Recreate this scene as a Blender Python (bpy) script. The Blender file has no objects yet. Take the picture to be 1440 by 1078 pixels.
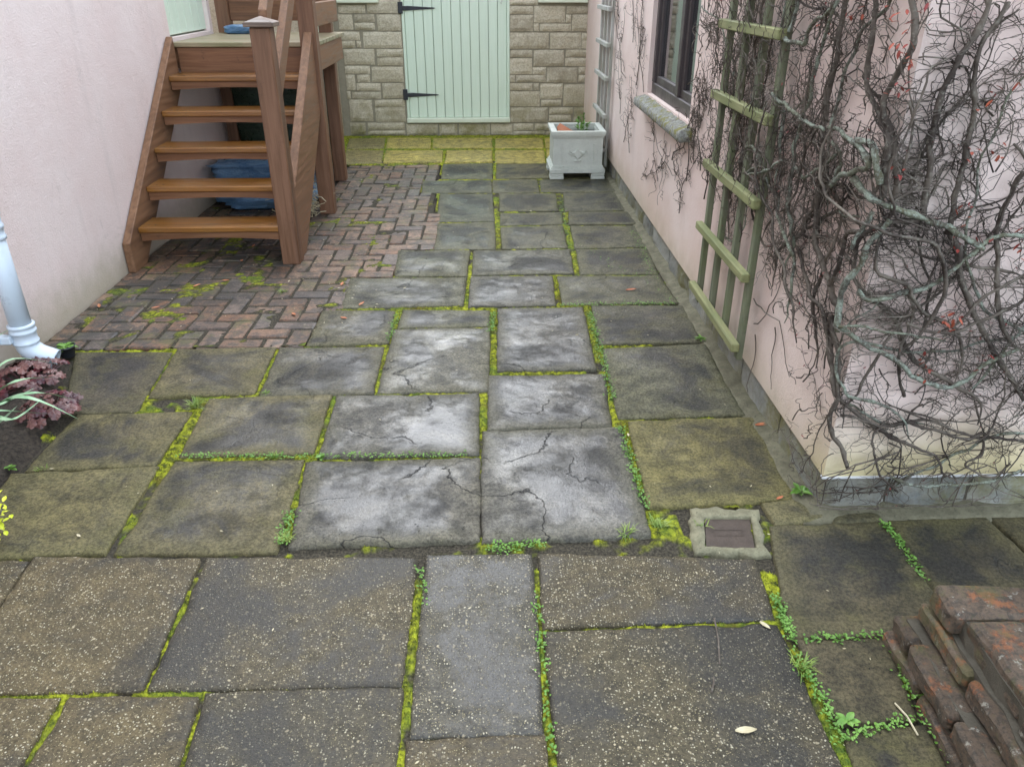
import bpy, math, random
import numpy as np
from mathutils import Vector, Matrix, noise
random.seed(7)
R = math.radians
scene = bpy.context.scene
COL = scene.collection
PI = math.pi

# ------------------------------------------------------------------ camera
H, F, CX, CY = 1.55, 1080.0, 720.0, 539.0          # eye height, focal length in photo pixels, photo centre
PSI, TH = R(1.6423), R(27.7826)                    # yaw to the right, tilt down
FW = Vector((math.sin(PSI)*math.cos(TH), math.cos(PSI)*math.cos(TH), -math.sin(TH)))
RT = Vector((math.cos(PSI), -math.sin(PSI), 0))
UP = RT.cross(FW)
cd = bpy.data.cameras.new('camera'); cam = bpy.data.objects.new('camera', cd); COL.objects.link(cam)
cd.sensor_fit = 'HORIZONTAL'; cd.sensor_width = 36; cd.lens = F/1440*36; cd.clip_end = 500; cd.clip_start = 0.02
cam.matrix_world = Matrix(((RT.x, UP.x, -FW.x, 0), (RT.y, UP.y, -FW.y, 0), (RT.z, UP.z, -FW.z, H), (0, 0, 0, 1)))
scene.camera = cam
CAM = Vector((0, 0, H))

# ------------------------------------------------------------------ sky, sun, exposure
SUN_EL, SUN_AZ = R(48), R(-7)                      # azimuth clockwise from +y: ahead, over the outbuilding, behind thin cloud
w = bpy.data.worlds.new('World'); scene.world = w; w.use_nodes = True
wn, wl = w.node_tree.nodes, w.node_tree.links
sky = wn.new('ShaderNodeTexSky'); sky.sky_type = 'NISHITA'; sky.sun_disc = False
sky.sun_elevation = SUN_EL; sky.sun_rotation = SUN_AZ; sky.dust_density = 2; sky.air_density = 1.0; sky.ozone_density = 1
hs = wn.new('ShaderNodeHueSaturation'); hs.inputs['Saturation'].default_value = 0.42
bg = wn['Background']; bg.inputs['Strength'].default_value = 0.15
cl = wn.new('ShaderNodeMix'); cl.data_type = 'RGBA'; cl.inputs['Factor'].default_value = 0.65    # even layer of thin cloud over the blue
[i for i in cl.inputs if i.name == 'B' and i.type == 'RGBA'][0].default_value = (6.4, 7.5, 8.9, 1)
wl.new(sky.outputs[0], hs.inputs['Color']); wl.new(hs.outputs[0], [i for i in cl.inputs if i.name == 'A' and i.type == 'RGBA'][0]); wl.new([o for o in cl.outputs if o.type == 'RGBA'][0], bg.inputs['Color'])
sd = bpy.data.lights.new('sun', 'SUN'); sd.energy = 0.5; sd.angle = R(55); sd.color = (1, 0.985, 0.965)
so = bpy.data.objects.new('sun', sd); COL.objects.link(so)
sdir = Vector((math.sin(SUN_AZ)*math.cos(SUN_EL), math.cos(SUN_AZ)*math.cos(SUN_EL), math.sin(SUN_EL)))
so.rotation_euler = sdir.to_track_quat('Z', 'Y').to_euler(); so.location = (0, -4, 9)
scene.view_settings.view_transform = 'Standard'; scene.view_settings.look = 'None'
scene.view_settings.gamma = 1; scene.view_settings.use_curve_mapping = False
scene.view_settings.exposure = 1.87

# ------------------------------------------------------------------ pixel rays
def ray(x, y): return FW + RT*((x-CX)/F) - UP*((y-CY)/F)
def gz(x, y, z=0.0):
    d = ray(x, y); return CAM + d*((z-H)/d.z)
def pX(x, y, X):
    d = ray(x, y); return CAM + d*(X/d.x)
def pY(x, y, Y):
    d = ray(x, y); return CAM + d*(Y/d.y)

# ------------------------------------------------------------------ scene helpers
ORG = {}
def _org(o): return ORG.get(o.name, Vector((0, 0, 0)))
def link(o, parent, org):
    COL.objects.link(o); org = Vector(org); ORG[o.name] = org
    if parent is not None:
        o.parent = parent; o.location = org - _org(parent)
    else: o.location = org
def tag(o, label=None, cat=None, group=None, kind=None):
    if label: o['label'] = label
    if cat: o['category'] = cat
    if group: o['group'] = group
    if kind: o['kind'] = kind
    return o
def thing(name, label, cat, loc=(0, 0, 0), group=None):
    o = bpy.data.objects.new(name, None); o.empty_display_size = 0.1
    link(o, None, loc); return tag(o, label, cat, group)
def mesh(name, v, f, mat=None, smooth=False):
    me = bpy.data.meshes.new(name); me.from_pydata([tuple(p) for p in v], [], f); me.update()
    if mat: me.materials.append(mat)
    if smooth: me.polygons.foreach_set('use_smooth', [True]*len(me.polygons))
    return me
def obj(name, v, f, mat, parent=None, org=None, smooth=False):
    """v in world coordinates"""
    if org is None:
        org = _org(parent) if parent is not None else Vector((0, 0, 0))
    org = Vector(org)
    me = mesh(name, [Vector(p)-org for p in v], f, mat, smooth)
    o = bpy.data.objects.new(name, me); link(o, parent, org); return o
class MB:
    def __init__(s): s.v = []; s.f = []
    def add(s, v, f):
        n = len(s.v); s.v += [Vector(p) for p in v]; s.f += [tuple(i+n for i in q) for q in f]; return s
    def box(s, a, b, bev=0.0, M=None):
        x0, y0, z0 = a; x1, y1, z1 = b
        c = Vector(((x0+x1)/2, (y0+y1)/2, (z0+z1)/2)); h = Vector((abs(x1-x0)/2, abs(y1-y0)/2, abs(z1-z0)/2))
        v, f = bevbox(h, min(bev, min(h)*0.8))
        v = [c+p for p in v]
        if M: v = [M @ p for p in v]
        return s.add(v, f)
    def tube(s, pts, rad, n=6, cap=True):
        v, f = tube(pts, rad, n, cap); return s.add(v, f)
    def obj(s, name, mat, parent=None, org=None, smooth=False): return obj(name, s.v, s.f, mat, parent, org, smooth)
def bevbox(h, b):
    if b <= 0:
        v = [Vector((sx*h.x, sy*h.y, sz*h.z)) for sx in (-1, 1) for sy in (-1, 1) for sz in (-1, 1)]
        return v, [(0, 1, 3, 2), (4, 6, 7, 5), (0, 4, 5, 1), (2, 3, 7, 6), (0, 2, 6, 4), (1, 5, 7, 3)]
    v = []; idx = {}
    for sx in (-1, 1):
        for sy in (-1, 1):
            for sz in (-1, 1):
                for ax in range(3):
                    p = [sx*(h.x-b), sy*(h.y-b), sz*(h.z-b)]; p[ax] = (sx, sy, sz)[ax]*h[ax]
                    idx[(sx, sy, sz, ax)] = len(v); v.append(Vector(p))
    f = []
    for s in (-1, 1):
        f.append([idx[(s, -1, -1, 0)], idx[(s, 1, -1, 0)], idx[(s, 1, 1, 0)], idx[(s, -1, 1, 0)]][::s])
        f.append([idx[(-1, s, -1, 1)], idx[(-1, s, 1, 1)], idx[(1, s, 1, 1)], idx[(1, s, -1, 1)]][::s])
        f.append([idx[(-1, -1, s, 2)], idx[(1, -1, s, 2)], idx[(1, 1, s, 2)], idx[(-1, 1, s, 2)]][::s])
    for a in (-1, 1):
        for c in (-1, 1):
            f.append([idx[(a, c, -1, 0)], idx[(a, c, -1, 1)], idx[(a, c, 1, 1)], idx[(a, c, 1, 0)]][::a*c])
            f.append([idx[(a, -1, c, 0)], idx[(a, 1, c, 0)], idx[(a, 1, c, 2)], idx[(a, -1, c, 2)]][::a*c])
            f.append([idx[(-1, a, c, 1)], idx[(-1, a, c, 2)], idx[(1, a, c, 2)], idx[(1, a, c, 1)]][::a*c])
            for d in (-1, 1):
                f.append([idx[(a, c, d, 0)], idx[(a, c, d, 1)], idx[(a, c, d, 2)]][::a*c*d])
    return v, [tuple(q) for q in f]
def tube(pts, rad, n=6, cap=True):
    pts = [Vector(p) for p in pts]; m = len(pts); v = []; f = []
    if not hasattr(rad, '__len__'): rad = [rad]*m
    ref = Vector((0.31, 0.52, 0.79))
    for i, p in enumerate(pts):
        t = (pts[min(i+1, m-1)]-pts[max(i-1, 0)])
        if t.length < 1e-9: t = Vector((0, 0, 1))
        t.normalize()
        a = ref - t*ref.dot(t)
        if a.length < 0.1: a = Vector((1, 0, 0)) - t*t.x
        a.normalize(); ref = a; b = t.cross(a)
        for k in range(n):
            an = 2*PI*k/n; v.append(p+(a*math.cos(an)+b*math.sin(an))*rad[i])
    for i in range(m-1):
        for k in range(n):
            k2 = (k+1) % n; f.append((i*n+k, i*n+k2, (i+1)*n+k2, (i+1)*n+k))
    if cap: f.append(tuple(range(n))[::-1]); f.append(tuple(range((m-1)*n, m*n)))
    return v, f
def smoothpath(pts, sub=5):
    P = [Vector(p) for p in pts]; out = []
    for i in range(len(P)-1):
        p0 = P[max(i-1, 0)]; p1 = P[i]; p2 = P[i+1]; p3 = P[min(i+2, len(P)-1)]
        for k in range(sub):
            t = k/sub
            out.append(0.5*((2*p1)+(p2-p0)*t+(2*p0-5*p1+4*p2-p3)*t*t+(3*p1-p0-3*p2+p3)*t**3))
    out.append(P[-1]); return out
def fbm(p, o=4): return noise.fractal(Vector(p), 1.0, 2.0, o)
def ss(a, b, x):
    t = min(1, max(0, (x-a)/(b-a))); return t*t*(3-2*t)

# ------------------------------------------------------------------ materials
class Mat:
    def __init__(s, name, rough=0.7, spec=0.5):
        s.m = bpy.data.materials.new(name); s.m.use_nodes = True
        s.n = s.m.node_tree.nodes; s.l = s.m.node_tree.links; s.b = s.n['Principled BSDF']
        s.b.inputs['Roughness'].default_value = rough; s.b.inputs['Specular IOR Level'].default_value = spec
        s._c = {}
    def new(s, t): return s.n.new(t)
    def setin(s, i, val):
        if isinstance(val, bpy.types.NodeSocket): s.l.new(val, i)
        elif hasattr(val, '__len__') and len(val) == 3 and i.type == 'RGBA': i.default_value = (*val, 1)
        else: i.default_value = val
    def coord(s, kind='world'):
        if kind in s._c: return s._c[kind]
        if kind == 'world': o = s.new('ShaderNodeNewGeometry').outputs['Position']
        else: o = s.new('ShaderNodeTexCoord').outputs['Object']
        s._c[kind] = o; return o
    def mapped(s, scale, kind='world', rot=(0, 0, 0)):
        m = s.new('ShaderNodeMapping'); m.inputs['Scale'].default_value = scale; m.inputs['Rotation'].default_value = rot
        s.l.new(s.coord(kind), m.inputs['Vector']); return m.outputs[0]
    def shifted(s, kind='object'):
        """object coordinates moved by a random amount for each object"""
        a = s.new('ShaderNodeVectorMath'); a.operation = 'ADD'
        r = s.new('ShaderNodeVectorMath'); r.operation = 'SCALE'; r.inputs['Scale'].default_value = 37
        s.l.new(s.info('Random'), r.inputs[0]); s.l.new(s.coord(kind), a.inputs[0]); s.l.new(r.outputs[0], a.inputs[1]); return a.outputs[0]
    def noise(s, scale, detail=5, rough=0.6, vec=None, dist=0.0):
        t = s.new('ShaderNodeTexNoise'); t.inputs['Scale'].default_value = scale; t.inputs['Detail'].default_value = detail
        t.inputs['Roughness'].default_value = rough; t.inputs['Distortion'].default_value = dist
        s.l.new(vec or s.coord(), t.inputs['Vector']); return t.outputs['Fac']
    def voro(s, scale, out='Distance', vec=None, feat='F1'):
        t = s.new('ShaderNodeTexVoronoi'); t.feature = feat; t.inputs['Scale'].default_value = scale
        s.l.new(vec or s.coord(), t.inputs['Vector']); return t.outputs[out]
    def ramp(s, fac, a, b, lo=0.0, hi=1.0):
        t = s.new('ShaderNodeMapRange'); t.interpolation_type = 'SMOOTHSTEP'
        s.setin(t.inputs['Value'], fac); t.inputs['From Min'].default_value = a; t.inputs['From Max'].default_value = b
        t.inputs['To Min'].default_value = lo; t.inputs['To Max'].default_value = hi; return t.outputs[0]
    def math(s, op, a, b=0.0):
        t = s.new('ShaderNodeMath'); t.operation = op; s.setin(t.inputs[0], a); s.setin(t.inputs[1], b); return t.outputs[0]
    def mix(s, fac, a, b, mode='MIX'):
        t = s.new('ShaderNodeMix'); t.data_type = 'RGBA'; t.blend_type = mode
        s.setin(t.inputs['Factor'], fac); s.setin(t.inputs['A'], a); s.setin(t.inputs['B'], b); return [o for o in t.outputs if o.type == 'RGBA'][0]
    def grey(s, v):
        t = s.new('ShaderNodeCombineColor'); [s.setin(t.inputs[i], v) for i in range(3)]; return t.outputs[0]
    def attr(s, name, out='Fac'):
        t = s.new('ShaderNodeAttribute'); t.attribute_name = name; return t.outputs[out]
    def info(s, out):
        return s.new('ShaderNodeObjectInfo').outputs[out]
    def sepz(s, ax='Z', kind='world'):
        t = s.new('ShaderNodeSeparateXYZ'); s.l.new(s.coord(kind), t.inputs[0]); return t.outputs[ax]
    def bump(s, h, strength=0.5, dist=0.01, prev=None):
        t = s.new('ShaderNodeBump'); t.inputs['Strength'].default_value = strength; t.inputs['Distance'].default_value = dist
        s.l.new(h, t.inputs['Height'])
        if prev: s.l.new(prev, t.inputs['Normal'])
        return t.outputs[0]
    def out(s, col=None, rough=None, normal=None, **kw):
        if col is not None: s.setin(s.b.inputs['Base Color'], col)
        if rough is not None: s.setin(s.b.inputs['Roughness'], rough)
        if normal is not None: s.l.new(normal, s.b.inputs['Normal'])
        for k, v in kw.items(): s.setin(s.b.inputs[k.replace('_', ' ')], v)
        return s.m

def m_riven():
    m = Mat('riven_stone')
    tint = m.mix(1, m.info('Color'), (0.60, 0.56, 0.48), 'MULTIPLY'); wet = m.info('Alpha')
    n1 = m.noise(2.6, 8, 0.68, dist=0.6); n2 = m.noise(15, 8, 0.72); n3 = m.noise(95, 6, 0.78); n4 = m.noise(280, 3, 0.7); e = m.attr('edge')
    sx = m.new('ShaderNodeSeparateColor'); m.l.new(tint, sx.inputs[0]); pale = m.ramp(sx.outputs[0], 0.12, 0.24, 1.0, 0.2)
    c = m.mix(m.ramp(n2, 0.32, 0.68), m.mix(1, tint, (0.45, 0.45, 0.45), 'MULTIPLY'), m.mix(1, tint, (1.6, 1.55, 1.45), 'MULTIPLY'))
    inner = m.ramp(m.math('ADD', e, m.math('MULTIPLY', m.math('SUBTRACT', n1, 0.5), 0.40)), 0.0, 0.11)
    alg = m.math('MULTIPLY', m.ramp(m.math('ADD', n1, m.math('MULTIPLY', m.math('SUBTRACT', n2, 0.5), 0.3)), 0.42, 0.57), m.ramp(inner, 0, 1, 0.15, 1))
    alg = m.math('MULTIPLY', alg, pale)
    c = m.mix(m.math('MULTIPLY', alg, 0.85), c, (0.014, 0.014, 0.013))
    rim = m.math('MULTIPLY', m.math('SUBTRACT', 1.0, inner), m.ramp(n1, 0.36, 0.58, 0.05, 0.6))
    c = m.mix(rim, c, m.mix(0.4, tint, (0.18, 0.165, 0.06)))
    gap = m.math('MULTIPLY', m.ramp(m.noise(5, 6, 0.7), 0.5, 0.66, 0, 0.55), m.ramp(wet, 0.4, 0.9, 1, 0.2)); c = m.mix(gap, c, (0.12, 0.105, 0.035))
    c = m.mix(m.ramp(n3, 0.42, 0.60, 0.0, 0.65), c, m.mix(1, c, (0.25, 0.25, 0.25), 'MULTIPLY'))
    c = m.mix(m.ramp(n4, 0.58, 0.7, 0.0, 0.5), c, m.mix(1, c, (2.4, 2.3, 2.1), 'MULTIPLY'))
    sp = m.voro(48, 'Distance'); pit = m.math('MULTIPLY', m.ramp(sp, 0.0, 0.17, 1.0, 0.0), m.ramp(m.noise(7, 3), 0.50, 0.60))
    c = m.mix(m.math('MULTIPLY', pit, 0.9), c, (0.008, 0.008, 0.008))
    cn = m.math('ADD', m.noise(1.9, 2, 0.4), m.math('MULTIPLY', m.math('SUBTRACT', m.noise(22, 5, 0.6), 0.5), 0.07)); cr = m.math('MULTIPLY', m.ramp(m.math('ABSOLUTE', m.math('SUBTRACT', cn, 0.47)), 0.0, 0.0042, 1, 0), m.ramp(m.noise(3.1, 2), 0.45, 0.50))
    cr = m.math('MULTIPLY', cr, m.ramp(wet, 0.5, 0.9, 0.25, 1))
    c = m.mix(m.math('MULTIPLY', cr, 0.92), c, (0.008, 0.008, 0.008))
    lc = m.attr('ledge'); c = m.mix(m.math('MULTIPLY', lc, m.ramp(n3, 0.3, 0.6, 0.8, 0.1)), c, (0.010, 0.010, 0.010))
    neg = m.math('MULTIPLY', m.math('ADD', pit, m.math('MULTIPLY', cr, 1.4)), -1.0)
    rel = m.bump(m.math('ADD', m.math('ADD', m.math('MULTIPLY', n2, 0.8), m.math('MULTIPLY', n3, 0.55)), neg), 0.7, 0.014)
    film = m.bump(m.math('ADD', m.math('MULTIPLY', n2, 0.6), m.math('ADD', m.math('MULTIPLY', n3, 0.5), neg)), 0.34, 0.010)
    wm = m.math('MULTIPLY', wet, m.ramp(m.math('ADD', m.noise(2.7, 6, 0.65), m.math('MULTIPLY', m.math('SUBTRACT', n2, 0.5), 0.3)), 0.39, 0.60, 0.10, 1.0))
    wm = m.math('MULTIPLY', wm, m.ramp(e, 0.0, 0.10, 0.1, 1.0))
    return m.out(c, m.ramp(n3, 0.3, 0.7, 0.5, 0.8), rel, Specular_IOR_Level=0.35, Coat_Weight=wm, Coat_Roughness=m.ramp(n2, 0.3, 0.7, 0.05, 0.20), Coat_Normal=film, Coat_IOR=1.6)
def m_aggregate():
    m = Mat('exposed_aggregate')
    tint = m.mix(1, m.info('Color'), (0.66, 0.60, 0.48), 'MULTIPLY'); wet = m.info('Alpha'); n1 = m.noise(2.2, 7, 0.66, dist=0.4); n2 = m.noise(20, 7, 0.7); n3 = m.noise(150, 4, 0.75)
    c = m.mix(m.ramp(n2, 0.3, 0.7), m.mix(1, tint, (0.55, 0.55, 0.55), 'MULTIPLY'), m.mix(1, tint, (1.25, 1.2, 1.1), 'MULTIPLY'))
    alg = m.ramp(m.math('ADD', n1, m.math('MULTIPLY', m.math('SUBTRACT', n2, 0.5), 0.3)), 0.43, 0.62)
    c = m.mix(m.math('MULTIPLY', alg, 0.78), c, (0.017, 0.017, 0.016))
    c = m.mix(m.ramp(n3, 0.45, 0.62, 0, 0.75), c, m.mix(1, c, (0.32, 0.31, 0.30), 'MULTIPLY'))
    hts = None; warp = m.new('ShaderNodeVectorMath'); warp.operation = 'MULTIPLY_ADD'
    tn = m.new('ShaderNodeTexNoise'); tn.inputs['Scale'].default_value = 60; m.l.new(m.coord(), tn.inputs['Vector'])
    m.l.new(tn.outputs['Color'], warp.inputs[0]); warp.inputs[1].default_value = (0.010, 0.010, 0.010); m.l.new(m.coord(), warp.inputs[2])
    for sc_, th, amt, colr in ((150, 0.70, 0.95, (0.58, 0.52, 0.37)), (250, 0.66, 0.9, (0.44, 0.37, 0.21)), (95, 0.84, 0.85, (0.50, 0.42, 0.27)), (200, 0.75, 0.6, (0.14, 0.10, 0.07))):
        d = m.voro(sc_, 'Distance', warp.outputs[0]); cc = m.voro(sc_, 'Color', warp.outputs[0]); sx = m.new('ShaderNodeSeparateColor'); m.l.new(cc, sx.inputs[0])
        peb = m.math('MULTIPLY', m.ramp(d, 0.22, 0.42, 1.0, 0.0), m.ramp(sx.outputs[0], th, th+0.1))
        c = m.mix(m.math('MULTIPLY', peb, m.ramp(alg, 0, 1, amt, amt*0.3)), c, m.mix(sx.outputs[1], tuple(x*0.55 for x in colr), colr))
        hts = peb if hts is None else m.math('ADD', hts, peb)
    nb = m.bump(m.math('ADD', m.math('MULTIPLY', hts, 0.35), m.math('ADD', n3, n2)), 0.7, 0.006)
    film = m.bump(m.math('ADD', m.math('MULTIPLY', hts, 0.2), m.math('ADD', m.math('MULTIPLY', n3, .6), n2)), 0.4, 0.007)
    wm = m.math('MULTIPLY', wet, m.ramp(m.math('ADD', n1, m.math('MULTIPLY', m.math('SUBTRACT', n2, 0.5), 0.2)), 0.44, 0.60, 0.12, 1.0))
    return m.out(c, 0.75, nb, Specular_IOR_Level=0.3, Coat_Weight=wm, Coat_Roughness=0.2, Coat_Normal=film, Coat_IOR=1.5)
def m_brickpave():
    m = Mat('brick_paver')
    r = m.info('Random'); o = m.shifted(); n = m.noise(16, 7, 0.7, o); n3 = m.noise(90, 5, 0.75); big = m.noise(1.5, 7, 0.68, dist=0.6)
    c = m.mix(r, (0.17, 0.09, 0.05), (0.30, 0.185, 0.115))
    r2 = m.math('FRACT', m.math('MULTIPLY', r, 7.31)); c = m.mix(m.ramp(r2, 0.8, 0.86, 0, 0.6), c, (0.12, 0.115, 0.11))
    r3 = m.math('FRACT', m.math('MULTIPLY', r, 13.7)); c = m.mix(m.ramp(r3, 0.84, 0.9, 0, 0.8), c, (0.25, 0.115, 0.055))
    c = m.mix(m.ramp(n, 0.35, 0.65, 0, 0.7), c, (0.06, 0.045, 0.036))
    x = m.sepz('X'); y = m.sepz('Y')
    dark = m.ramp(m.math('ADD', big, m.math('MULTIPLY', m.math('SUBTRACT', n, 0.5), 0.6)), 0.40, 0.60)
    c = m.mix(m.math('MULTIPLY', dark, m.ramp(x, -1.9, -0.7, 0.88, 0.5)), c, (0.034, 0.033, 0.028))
    c = m.mix(m.ramp(n3, 0.42, 0.62, 0, 0.7), c, m.mix(1, c, (0.35, 0.35, 0.33), 'MULTIPLY'))
    gr = m.ramp(m.math('ADD', m.noise(4.2, 7, 0.72), m.math('MULTIPLY', m.math('SUBTRACT', n3, 0.5), 0.3)), 0.52, 0.66)
    c = m.mix(m.math('MULTIPLY', gr, 0.6), c, (0.085, 0.085, 0.018))
    return m.out(c, 0.6, m.bump(m.math('ADD', n, m.math('MULTIPLY', n3, 0.6)), 0.8, 0.008), Coat_Weight=m.ramp(big, 0.35, 0.65, 0.1, 0.5), Coat_Roughness=0.22)
def m_moss():
    m = Mat('moss', 0.9, 0.2)
    a = m.attr('moss'); n = m.noise(45, 5, 0.7); n0 = m.noise(4, 4)
    g = m.mix(m.ramp(n, 0.35, 0.68), (0.045, 0.052, 0.008), (0.36, 0.38, 0.022))
    g = m.mix(m.ramp(n0, 0.45, 0.65, 0, 0.6), g, (0.06, 0.12, 0.018))
    g = m.mix(m.ramp(m.noise(9, 4, 0.6), 0.56, 0.7, 0, 0.75), g, (0.09, 0.065, 0.014))
    d = m.mix(m.ramp(m.noise(120, 4), 0.35, 0.7), (0.022, 0.019, 0.013), (0.085, 0.072, 0.05))
    return m.out(m.mix(m.ramp(a, 0.25, 0.55), d, g), 0.85, m.bump(m.noise(190, 3, 0.7), 0.8, 0.006))
def m_soil():
    m = Mat('soil', 0.9, 0.3); n = m.noise(60, 6, 0.7)
    return m.out(m.mix(m.ramp(n, 0.3, 0.7), (0.018, 0.014, 0.010), (0.075, 0.058, 0.042)), 0.85, m.bump(n, 0.9, 0.02))
def m_render(name, a, b, lean, sc=1.0):
    m = Mat(name, 0.85, 0.3)
    n = m.noise(1.6*sc, 7, 0.62); n2 = m.noise(9, 6, 0.65); st = m.noise(1.0, 6, 0.6, m.mapped((5, 5, 0.7)))
    c = m.mix(m.ramp(n, 0.3, 0.7), a, b)
    c = m.mix(m.ramp(n2, 0.55, 0.8, 0, 0.3), c, lean)
    c = m.mix(m.ramp(st, 0.55, 0.78, 0, 0.28), c, (0.42, 0.36, 0.33))
    z = m.sepz(); foot = m.math('MULTIPLY', m.ramp(m.math('ADD', z, m.math('MULTIPLY', m.math('SUBTRACT', n2, 0.5), 0.22)), 0.0, 0.30, 1, 0), 0.62)
    c = m.mix(foot, c, (0.30, 0.27, 0.15))
    if lean[2] == 0.45:      # yellow algae stain low on the corner
        st2 = m.math('MULTIPLY', m.ramp(m.math('ADD', z, m.math('MULTIPLY', m.math('SUBTRACT', n, 0.5), 0.5)), 0.14, 0.46, 1, 0), m.ramp(m.sepz('Y'), 2.02, 2.25, 0.62, 0.12)); c = m.mix(st2, c, (0.62, 0.54, 0.24))
    hair = m.ramp(m.noise(26, 8, 0.75), 0.62, 0.78, 0, 0.28); c = m.mix(hair, c, (0.33, 0.29, 0.27))
    cn = m.noise(1.3, 8, 0.55, dist=1.2); crk = m.math('MULTIPLY', m.ramp(m.math('ABSOLUTE', m.math('SUBTRACT', cn, 0.5)), 0.0, 0.0035, 1, 0), m.ramp(m.noise(1.9, 3), 0.52, 0.6)); c = m.mix(m.math('MULTIPLY', crk, 0.22), c, (0.35, 0.29, 0.26))
    return m.out(c, 0.88, m.bump(m.math('ADD', m.noise(110, 5, 0.7), m.math('MULTIPLY', n2, 1.6)), 0.5, 0.008))
def m_stone(name, a, b, c3, z_moss=True):
    m = Mat(name, 0.85, 0.3); o = m.shifted(); r = m.info('Random')
    n = m.noise(7, 7, 0.65, o); n2 = m.noise(60, 5, 0.7, o)
    c = m.mix(r, a, b); r2 = m.math('FRACT', m.math('MULTIPLY', r, 9.17)); c = m.mix(m.ramp(r2, 0.55, 0.95, 0, 0.6), c, tuple(x*0.62 for x in a)); c = m.mix(m.ramp(n, 0.35, 0.7, 0, 0.7), c, c3); c = m.mix(m.ramp(n2, 0.35, 0.7, 0, 0.45), c, (0.16, 0.135, 0.10))
    if z_moss:
        z = m.sepz(); f = m.math('MULTIPLY', m.ramp(z, 0.05, 0.55, 1, 0), m.ramp(m.noise(3.2, 6, 0.7), 0.42, 0.66))
        c = m.mix(m.math('MULTIPLY', f, 0.75), c, (0.15, 0.135, 0.03))
    return m.out(c, 0.85, m.bump(m.math('ADD', n, m.math('MULTIPLY', n2, 0.5)), 0.7, 0.015))
def m_wood(name, axis, a, b, dark, rough=0.5, coat=0.0, algae=0.0):
    m = Mat(name, rough, 0.4)
    sc = {'x': (0.06, 1, 1), 'y': (1, 0.06, 1), 'z': (1, 1, 0.06), 's': (1, 0.06, 1)}[axis]
    rot = (R(-39), 0, 0) if axis == 's' else (0, 0, 0)
    off = m.new('ShaderNodeVectorMath'); off.operation = 'ADD'; rr = m.new('ShaderNodeVectorMath'); rr.operation = 'SCALE'; rr.inputs['Scale'].default_value = 11
    m.l.new(m.info('Random'), rr.inputs[0])
    mp = m.mapped(sc, 'object', rot); m.l.new(mp, off.inputs[0]); m.l.new(rr.outputs[0], off.inputs[1])
    g = m.noise(42, 6, 0.6, off.outputs[0], 0.6); g2 = m.noise(9, 5, 0.6, off.outputs[0], 0.3); big = m.noise(5, 4)
    c = m.mix(m.ramp(g, 0.3, 0.7), a, b); c = m.mix(m.ramp(g2, 0.52, 0.72, 0, 0.7), c, dark)
    c = m.mix(m.ramp(m.noise(13, 6, 0.7), 0.6, 0.75, 0, 0.6), c, dark)
    if algae: c = m.mix(m.math('MULTIPLY', m.ramp(big, 0.4, 0.65), algae), c, (0.13, 0.16, 0.055))
    return m.out(c, m.ramp(g, 0.3, 0.7, rough-0.1, rough+0.12), m.bump(g, 0.35, 0.003), Coat_Weight=coat, Coat_Roughness=0.2)
def m_plain(name, col, rough=0.6, var=0.25, scale=12, dirt=(0.1, 0.09, 0.07), dirtamt=0.3, metal=0.0, bumps=0.15, coat=0.0):
    m = Mat(name, rough); n = m.noise(scale, 6, 0.65); n2 = m.noise(scale*5, 5, 0.7)
    c = m.mix(m.ramp(n, 0.3, 0.7, 0, var), col, tuple(x*0.6 for x in col)); c = m.mix(m.ramp(n2, 0.55, 0.75, 0, dirtamt), c, dirt)
    return m.out(c, m.ramp(n, 0.3, 0.7, max(rough-0.1, 0.03), min(rough+0.1, 1)), m.bump(n2, bumps, 0.004), Metallic=metal, Coat_Weight=coat)
def m_leaf(name, a, b, rough=0.5, spec=0.4):
    m = Mat(name, rough, spec); n = m.noise(40, 4); n2 = m.noise(14, 3)
    c = m.mix(m.ramp(n2, 0.35, 0.65), a, b); c = m.mix(m.ramp(n, 0.4, 0.7, 0, 0.35), c, tuple(x*0.5 for x in a))
    return m.out(c, rough)
def m_bark():
    m = Mat('vine_bark', 0.85, 0.25); n = m.noise(7, 5, 0.65); n2 = m.noise(70, 5, 0.7)
    c = m.mix(m.ramp(n, 0.35, 0.68), (0.040, 0.030, 0.024), (0.14, 0.115, 0.09)); c = m.mix(m.ramp(n2, 0.5, 0.72, 0, 0.6), c, (0.25, 0.24, 0.19))
    return m.out(c, 0.85, m.bump(n2, 0.6, 0.004))
def m_lichen():
    m = Mat('lichen_bark', 0.85, 0.25); n = m.noise(22, 6, 0.75); n2 = m.noise(120, 5, 0.75); n0 = m.noise(6, 3)
    c = m.mix(m.ramp(n, 0.42, 0.58), (0.085, 0.075, 0.058), (0.27, 0.30, 0.235)); c = m.mix(m.ramp(n0, 0.45, 0.6, 0, 0.6), c, (0.13, 0.125, 0.07))
    c = m.mix(m.ramp(n2, 0.5, 0.65, 0, 0.7), c, (0.36, 0.40, 0.34)); c = m.mix(m.ramp(n2, 0.32, 0.45, 0.6, 0), c, (0.05, 0.045, 0.035))
    return m.out(c, 0.85, m.bump(m.math('ADD', n, n2), 0.9, 0.008))
def m_glass():
    m = Mat('window_glass', 0.03, 0.6); n = m.noise(3, 3)
    return m.out((0.012, 0.014, 0.016), 0.03, m.bump(n, 0.03, 0.02), Coat_Weight=0.5)
def m_sillmoss():
    m = Mat('mossy_sill', 0.9, 0.25); n = m.noise(14, 7, 0.7); n2 = m.noise(60, 6, 0.7)
    c = m.mix(m.ramp(n2, 0.35, 0.7), (0.16, 0.15, 0.13), (0.36, 0.37, 0.33)); c = m.mix(m.ramp(n, 0.48, 0.6), c, (0.20, 0.19, 0.06))
    return m.out(c, 0.9, m.bump(n2, 0.9, 0.012))
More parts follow.
